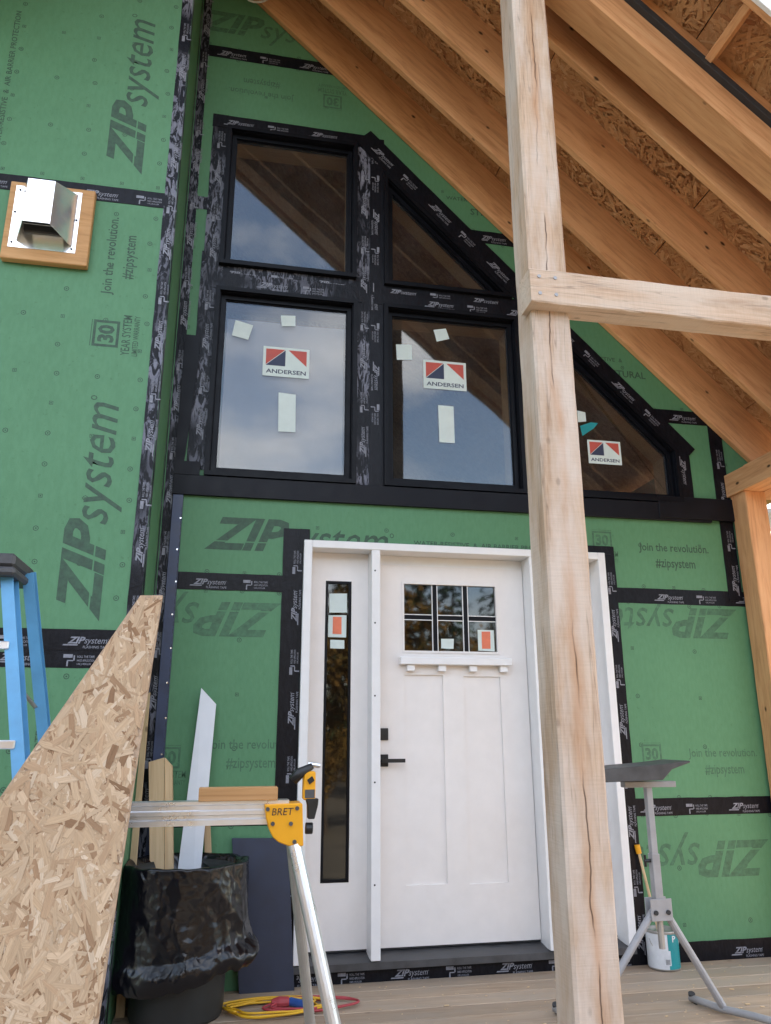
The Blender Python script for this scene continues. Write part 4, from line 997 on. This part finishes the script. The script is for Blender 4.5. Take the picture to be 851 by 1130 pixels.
# roller stand on the right
rsd = thing('roller_stand', 'grey steel work support stand with dark trough top beside the door', 'stand', (1.95, -.8, 0))
SYr = -.8
def s(px, py, y=SYr): return PY(px, py, y)
h0 = s(727, 1003); t0 = s(707.5, 868); hx_ = h0.x
sq = lambda b, a, c, r: b.tube([a, c], r, 4)
b = MB(); b.obox((hx_, SYr, (h0.z+t0.z)/2+.09), (.015, 0, 0), (0, .015, 0), (0, 0, (t0.z-h0.z)/2-.09)); b.build('inner_column', M['steelgrey'], rsd, .002)
b = MB(); b.obox((hx_, SYr, h0.z+.10), (.019, 0, 0), (0, .019, 0), (0, 0, .13)); b.build('outer_column', M['steelgrey'], rsd, .002)
b = MB(); b.tube([(hx_-.02, SYr, h0.z+.20), (hx_-.05, SYr, h0.z+.20)], .008, 8); b.tube([(hx_-.045, SYr, h0.z+.175), (hx_-.045, SYr, h0.z+.225)], .006, 8); b.build('clamp_screw', M['blackhw'], rsd)
b = MB(); b.obox((hx_, SYr-.024, h0.z), (.052, 0, 0), (0, .002, 0), (0, 0, .045)); b.obox((hx_, SYr+.024, h0.z), (.052, 0, 0), (0, .002, 0), (0, 0, .045)); hb = b.build('hinge_plate', M['steelgrey'], rsd, .001)
b = MB()
for sx_ in (-1, 1): b.tube([(hx_+sx_*.03, SYr-.026, h0.z-.01), (hx_+sx_*.03, SYr-.034, h0.z-.01)], .010, 10)
b.build('pivot_bolts', M['dark'], hb)
MB().tube([(hx_, SYr, h0.z-.04), (hx_, SYr, h0.z-.16)], .014, 10).build('stem', M['alu_dull'], rsd)
for sgn, farp, nearp, mid_ in ((1, PZ(762, 1101, .02), PZ(872, 1140, .018), PZ(797, 1097, .018)), (-1, PZ(612, 1113, .02), PZ(735, 1165, .018), PZ(668, 1113, .018))):
    base = farp+(nearp-farp)*.36
    lg = MB().tube([(hx_+sgn*.03, SYr, h0.z-.01), (base.x, base.y, .03)], .0165, 10).build('leg', M['steelgrey'], rsd)
    pts = [farp+(base-farp)*u for u in (0, .5, 1)]+[base+(nearp-base)*u+Vector((0, 0, .022*math.sin(u*math.pi*.5))) for u in (.25, .5, .75)]+[nearp+Vector((0, 0, .012)), nearp+Vector((.01, -.02, -.004))]
    MB().tube(pts, .0155, 10).build('base_tube', M['steelgrey'], rsd, smooth=True)
    d_ = Vector((farp.x-base.x, farp.y-base.y, 0)).normalized(); MB().tube([farp-d_*.01+Vector((0, 0, .02)), farp+Vector((.006, .0, -.003)), farp+Vector((.02, -.03, -.012))], .016, 10).build('rubber_foot', M['dark'], rsd)
zb = t0.z
MB().obox((hx_+.005, SYr, zb+.01), (.13, 0, 0), (0, .022, 0), (0, 0, .013)).build('cross_bar', M['steelgrey'], rsd, .002)
pt = [(655, 864), (732, 861), (742, 849), (762, 841.5), (762, 839.5), (735, 843), (655, 850)]
W3 = [s(px, py, SYr-.12) for px, py in pt]
MB().prism([(p.x, SYr-.12, p.z) for p in W3], (0, .24, 0)).build('trough', M['steeldark'], rsd, .002)

# paint can and stick by the door
pc = PZ(733, 1068, 0); pc = Vector((pc.x, pc.y-.005, 0)); CR, CH = .082, .19
can = thing('paint_can', 'small teal and white paint can on the deck beside the door', 'can', (pc.x, pc.y, 0))
b = MB(); n = 40
b.lathe(pc, [(0, .003), (CR-.003, .003), (CR, .008), (CR, CH-.01), (CR+.003, CH-.004), (CR, CH), (CR-.012, CH-.002), (CR-.014, CH-.012), (0, CH-.012)], n)
b.m = []
for i in range(8):
    for j in range(n): b.m.append(0 if (i != 2) else (1 if .58*n < j < .70*n or j >= .98*n and 0 else (0)))
co = b.build('body', [M['alu_dull'], M['alu_dull']], can, smooth=True)
def wrap(r, a0, a1, z0, z1, mt, nm):
    k = 16; V = [(pc.x+r*math.cos(a0+(a1-a0)*i/k), pc.y+r*math.sin(a0+(a1-a0)*i/k), z) for z in (z0, z1) for i in range(k+1)]
    return MB().add(V, [(i, i+1, k+2+i, k+1+i) for i in range(k)]).build(nm, M[mt], can, smooth=True)
wrap(CR+.0008, -3.6, -1.75, .012, CH-.014, 'canwhite', 'label_white'); wrap(CR+.0008, -1.74, .6, .012, CH-.014, 'teal', 'label_teal'); wrap(CR+.0014, -2.05, -1.62, .03, .10, 'canwhite', 'barcode_label')
for i in range(7): 
    a_ = -1.95+i*.04; wrap(CR+.002, a_, a_+.018, .035, .06, 'ink', 'barcode_line')
tm = fit(text_mesh('P', 1, .02), 0, .022, 0, .03); link('printed_lettering', tm, M['canwhite'], can, basis((math.cos(.26), math.sin(.26), 0), (0, 0, 1), (math.sin(.26), -math.cos(.26), 0), (pc.x+.012, pc.y-CR-.0015, .14)))
hnd = [(pc.x+CR*1.03*math.cos(a), pc.y-.02-CR*.9*abs(math.sin(a))*.4, .15-.07*math.sin(a)) for a in [math.pi*i/14 for i in range(15)]]
MB().tube(hnd, .0018, 6).build('handle', M['alu_dull'], can)
p0, p1 = PY(704, 938, -.03), PY(713, 985, -.05)
stk = thing('marking_stick', 'thin tan stick with an orange end leaning on the black tape by the door', 'stick', (p1.x, -.12, 0))
low = Vector((p1.x+.06, -.10, .004)); b = MB(); b.tube([low, Vector((p0.x+.01, -.022, p0.z-.02))], .008, 8); b.build('shaft', M['stud'], stk)
b = MB(); b.tube([Vector((p0.x+.01, -.022, p0.z-.02)), Vector((p0.x+.004, -.018, p0.z+.025))], .015, 10); b.build('tip', M['yellow'], stk)
# loop of cable hanging at the top of the gable
kc = PY(283, -4, -.09)
tag(MB().tube([(kc.x+.075*(1+.1*math.sin(i*.37))*math.cos(i*.45), kc.y+.006*math.sin(i*.9), kc.z+.05*(1+.12*math.sin(i*.53))*math.sin(i*.45)) for i in range(70)], .0035, 6).build('cable_coil', M['wire'], None, smooth=True), 'coil of pale cable tucked under the top end of the rafters', 'cable')

# ================================================================== SURROUNDINGS (behind the camera, mirrored in the glass, and beyond the porch)
shed = thing('neighbour_shed', 'grey ribbed metal shed seen past the right corner post', 'shed', (9.5, 3.5, -.62))
b = MB(); prof = []
for i in range(70):
    x = 7.2+i*.08; b.add([(x, 2.5, -.62), (x+.05, 2.5, -.62), (x+.05, 2.5, 3.6), (x, 2.5, 3.6)], [(0, 1, 2, 3)]); b.add([(x+.05, 2.5, -.62), (x+.065, 2.53, -.62), (x+.065, 2.53, 3.6), (x+.05, 2.5, 3.6)], [(0, 1, 2, 3)]); b.add([(x+.065, 2.53, -.62), (x+.08, 2.5, -.62), (x+.08, 2.5, 3.6), (x+.065, 2.53, 3.6)], [(0, 1, 2, 3)])
b.build('wall', M['shed'], shed)
MB().box(7.25, 12.7, 2.56, 7, -.62, 3.55).build('body', M['shed'], shed); MB().prism([(7.0, 2.2, 3.6), (7.0, 7.2, 4.6), (7.0, 7.2, 4.66), (7.0, 2.2, 3.66)], (6, 0, 0)).build('roof', M['shed'], shed)

def conifer_mesh(seed, H, Rm):
    rs_ = random.Random(seed); b = MB(); z = .10*H
    while z < H*.99:
        f_ = 1-(z/H); rad = Rm*(f_**.85)+.05; nb = max(4, int(8*f_+4))
        for i in range(nb):
            a = rs_.uniform(0, 6.283); Lb = rad*rs_.uniform(.6, 1.12); k = max(2, int(Lb/.28))
            for j in range(1, k+1):
                u = j/k; r = Lb*u; zz = z+.12*Lb*u-.42*Lb*u*u
                for rep in range(2):
                    c = Vector((r*math.cos(a), r*math.sin(a), zz))+Vector((rs_.gauss(0, .09), rs_.gauss(0, .09), rs_.gauss(0, .06)))
                    d = Vector((math.cos(a+rs_.gauss(0, .6)), math.sin(a+rs_.gauss(0, .6)), -.35+rs_.gauss(0, .25))).normalized(); n_ = Vector((rs_.gauss(0, .4), rs_.gauss(0, .4), 1)).normalized(); w = d.cross(n_).normalized()
                    sx_, sy_ = rs_.uniform(.22, .40), rs_.uniform(.07, .14); b.add([c-d*sx_*.5, c+w*sy_-d*.05, c+d*sx_, c-w*sy_-d*.05], [(0, 1, 2, 3)])
        z += .034*H*(.6+.6*f_)
    return b.mesh('crown')
def broad_mesh(seed, H, Rm):
    rs_ = random.Random(seed); b = MB()
    cl = [(Vector((rs_.gauss(0, Rm*.45), rs_.gauss(0, Rm*.45), H*rs_.uniform(.35, .95))), rs_.uniform(.5, .95)) for i in range(26)]
    for c0, r0 in cl:
        for i in range(110):
            d = Vector((rs_.gauss(0, 1), rs_.gauss(0, 1), rs_.gauss(0, 1))).normalized(); c = c0+d*r0*rs_.uniform(.4, 1.05); n_ = Vector((rs_.gauss(0, 1), rs_.gauss(0, 1), rs_.gauss(0, 1))).normalized(); w = n_.orthogonal().normalized(); v = n_.cross(w); k = rs_.uniform(.06, .13)
            b.add([c-w*k, c-v*k*.7, c+w*k, c+v*k*.7], [(0, 1, 2, 3)])
    return b.mesh('crown')
cms = [conifer_mesh(i, 9.0, 2.0) for i in (1, 2, 3)]; bms = [broad_mesh(i, 6.0, 1.9) for i in (4, 5)]
ctr = MB().tube([(0, 0, 0), (0, 0, 4.5), (0, 0, 8.8)], [.17, .10, .02], 8).mesh('trunk')
bl_ = MB().tube([(0, 0, 0), (.1, 0, 2.2), (0, .1, 4.6)], [.14, .10, .03], 8)
for i in range(9):
    a = i*2.4; z = 1.6+i*.3; bl_.tube([(.06, 0, z), (.7*math.cos(a), .7*math.sin(a), z+.7), (1.3*math.cos(a), 1.3*math.sin(a), z+1.2)], [.05, .035, .012], 6)
btr = bl_.mesh('trunk')
rs = random.Random(21)
for i in range(64):
    row = i//32; an = R(-205+(i % 32)*(230/31)+rs.uniform(-2, 2)+row*3.5); rd = (25 if row == 0 else 34)+rs.uniform(-2, 2); x = 1+rd*math.cos(an); y = -4+rd*math.sin(an); k = rs.uniform(.72, 1.02) if row == 0 else rs.uniform(1.15, 1.55)
    if y > -1.5: continue
    t_ = thing('conifer_tree', 'dark conifer across the yard, seen mirrored in the window glass', 'tree', (x, y, -.62), 'conifers across the yard')
    t_.scale = (k, k, k*rs.uniform(.95, 1.2)); t_.rotation_euler = (0, 0, rs.uniform(0, 6))
    c_ = link('crown', cms[i % 3], M['needle']); c_.parent = t_; c_ = link('trunk', ctr, M['bark']); c_.parent = t_
for i in range(16):
    x = -14+i*2.5+rs.uniform(-.8, .8); y = -19+rs.uniform(-2.5, 2.5); k = rs.uniform(.85, 1.25)
    t_ = thing('autumn_tree', 'russet leafy tree across the yard, seen mirrored in the door glass', 'tree', (x, y, -.62), 'autumn trees across the yard')
    t_.scale = (k, k, k); t_.rotation_euler = (0, 0, rs.uniform(0, 6))
    c_ = link('crown', bms[i % 2], M['autumn']); c_.parent = t_; c_ = link('trunk', btr, M['bark']); c_.parent = t_

rs = random.Random(4)
for i in range(26):
    x = -8+i*.85+rs.uniform(-.3, .3); y = -11.5+rs.uniform(-.8, .8)
    t_ = thing('yard_shrub', 'low dark shrub edging the yard, mirrored low in the sidelight', 'shrub', (x, y, -.62), 'shrubs edging the yard')
    t_.scale = (.36, .36, rs.uniform(.30, .38)); t_.rotation_euler = (0, 0, rs.uniform(0, 6))
    c_ = link('crown', bms[i % 2], M['autumn']); c_.parent = t_
    c_ = link('trunk', btr, M['bark']); c_.parent = t_

# sawdust and chips on the deck
b = MB(); rs = random.Random(8)
for i in range(420):
    x, y = rs.uniform(-.4, 3.0), rs.uniform(-1.4, -.05); k = rs.uniform(.0015, .005) if rs.random() < .93 else rs.uniform(.006, .012); a = rs.uniform(0, 3.1)
    b.obox((x, y, .0008+k*.15), (k*math.cos(a), k*math.sin(a), 0), (-k*.5*math.sin(a), k*.5*math.cos(a), 0), (0, 0, k*.15))
o = b.build('sawdust', M['stud']); tag(o, 'pale sawdust and small chips scattered over the deck boards', 'sawdust'); o['kind'] = 'stuff'
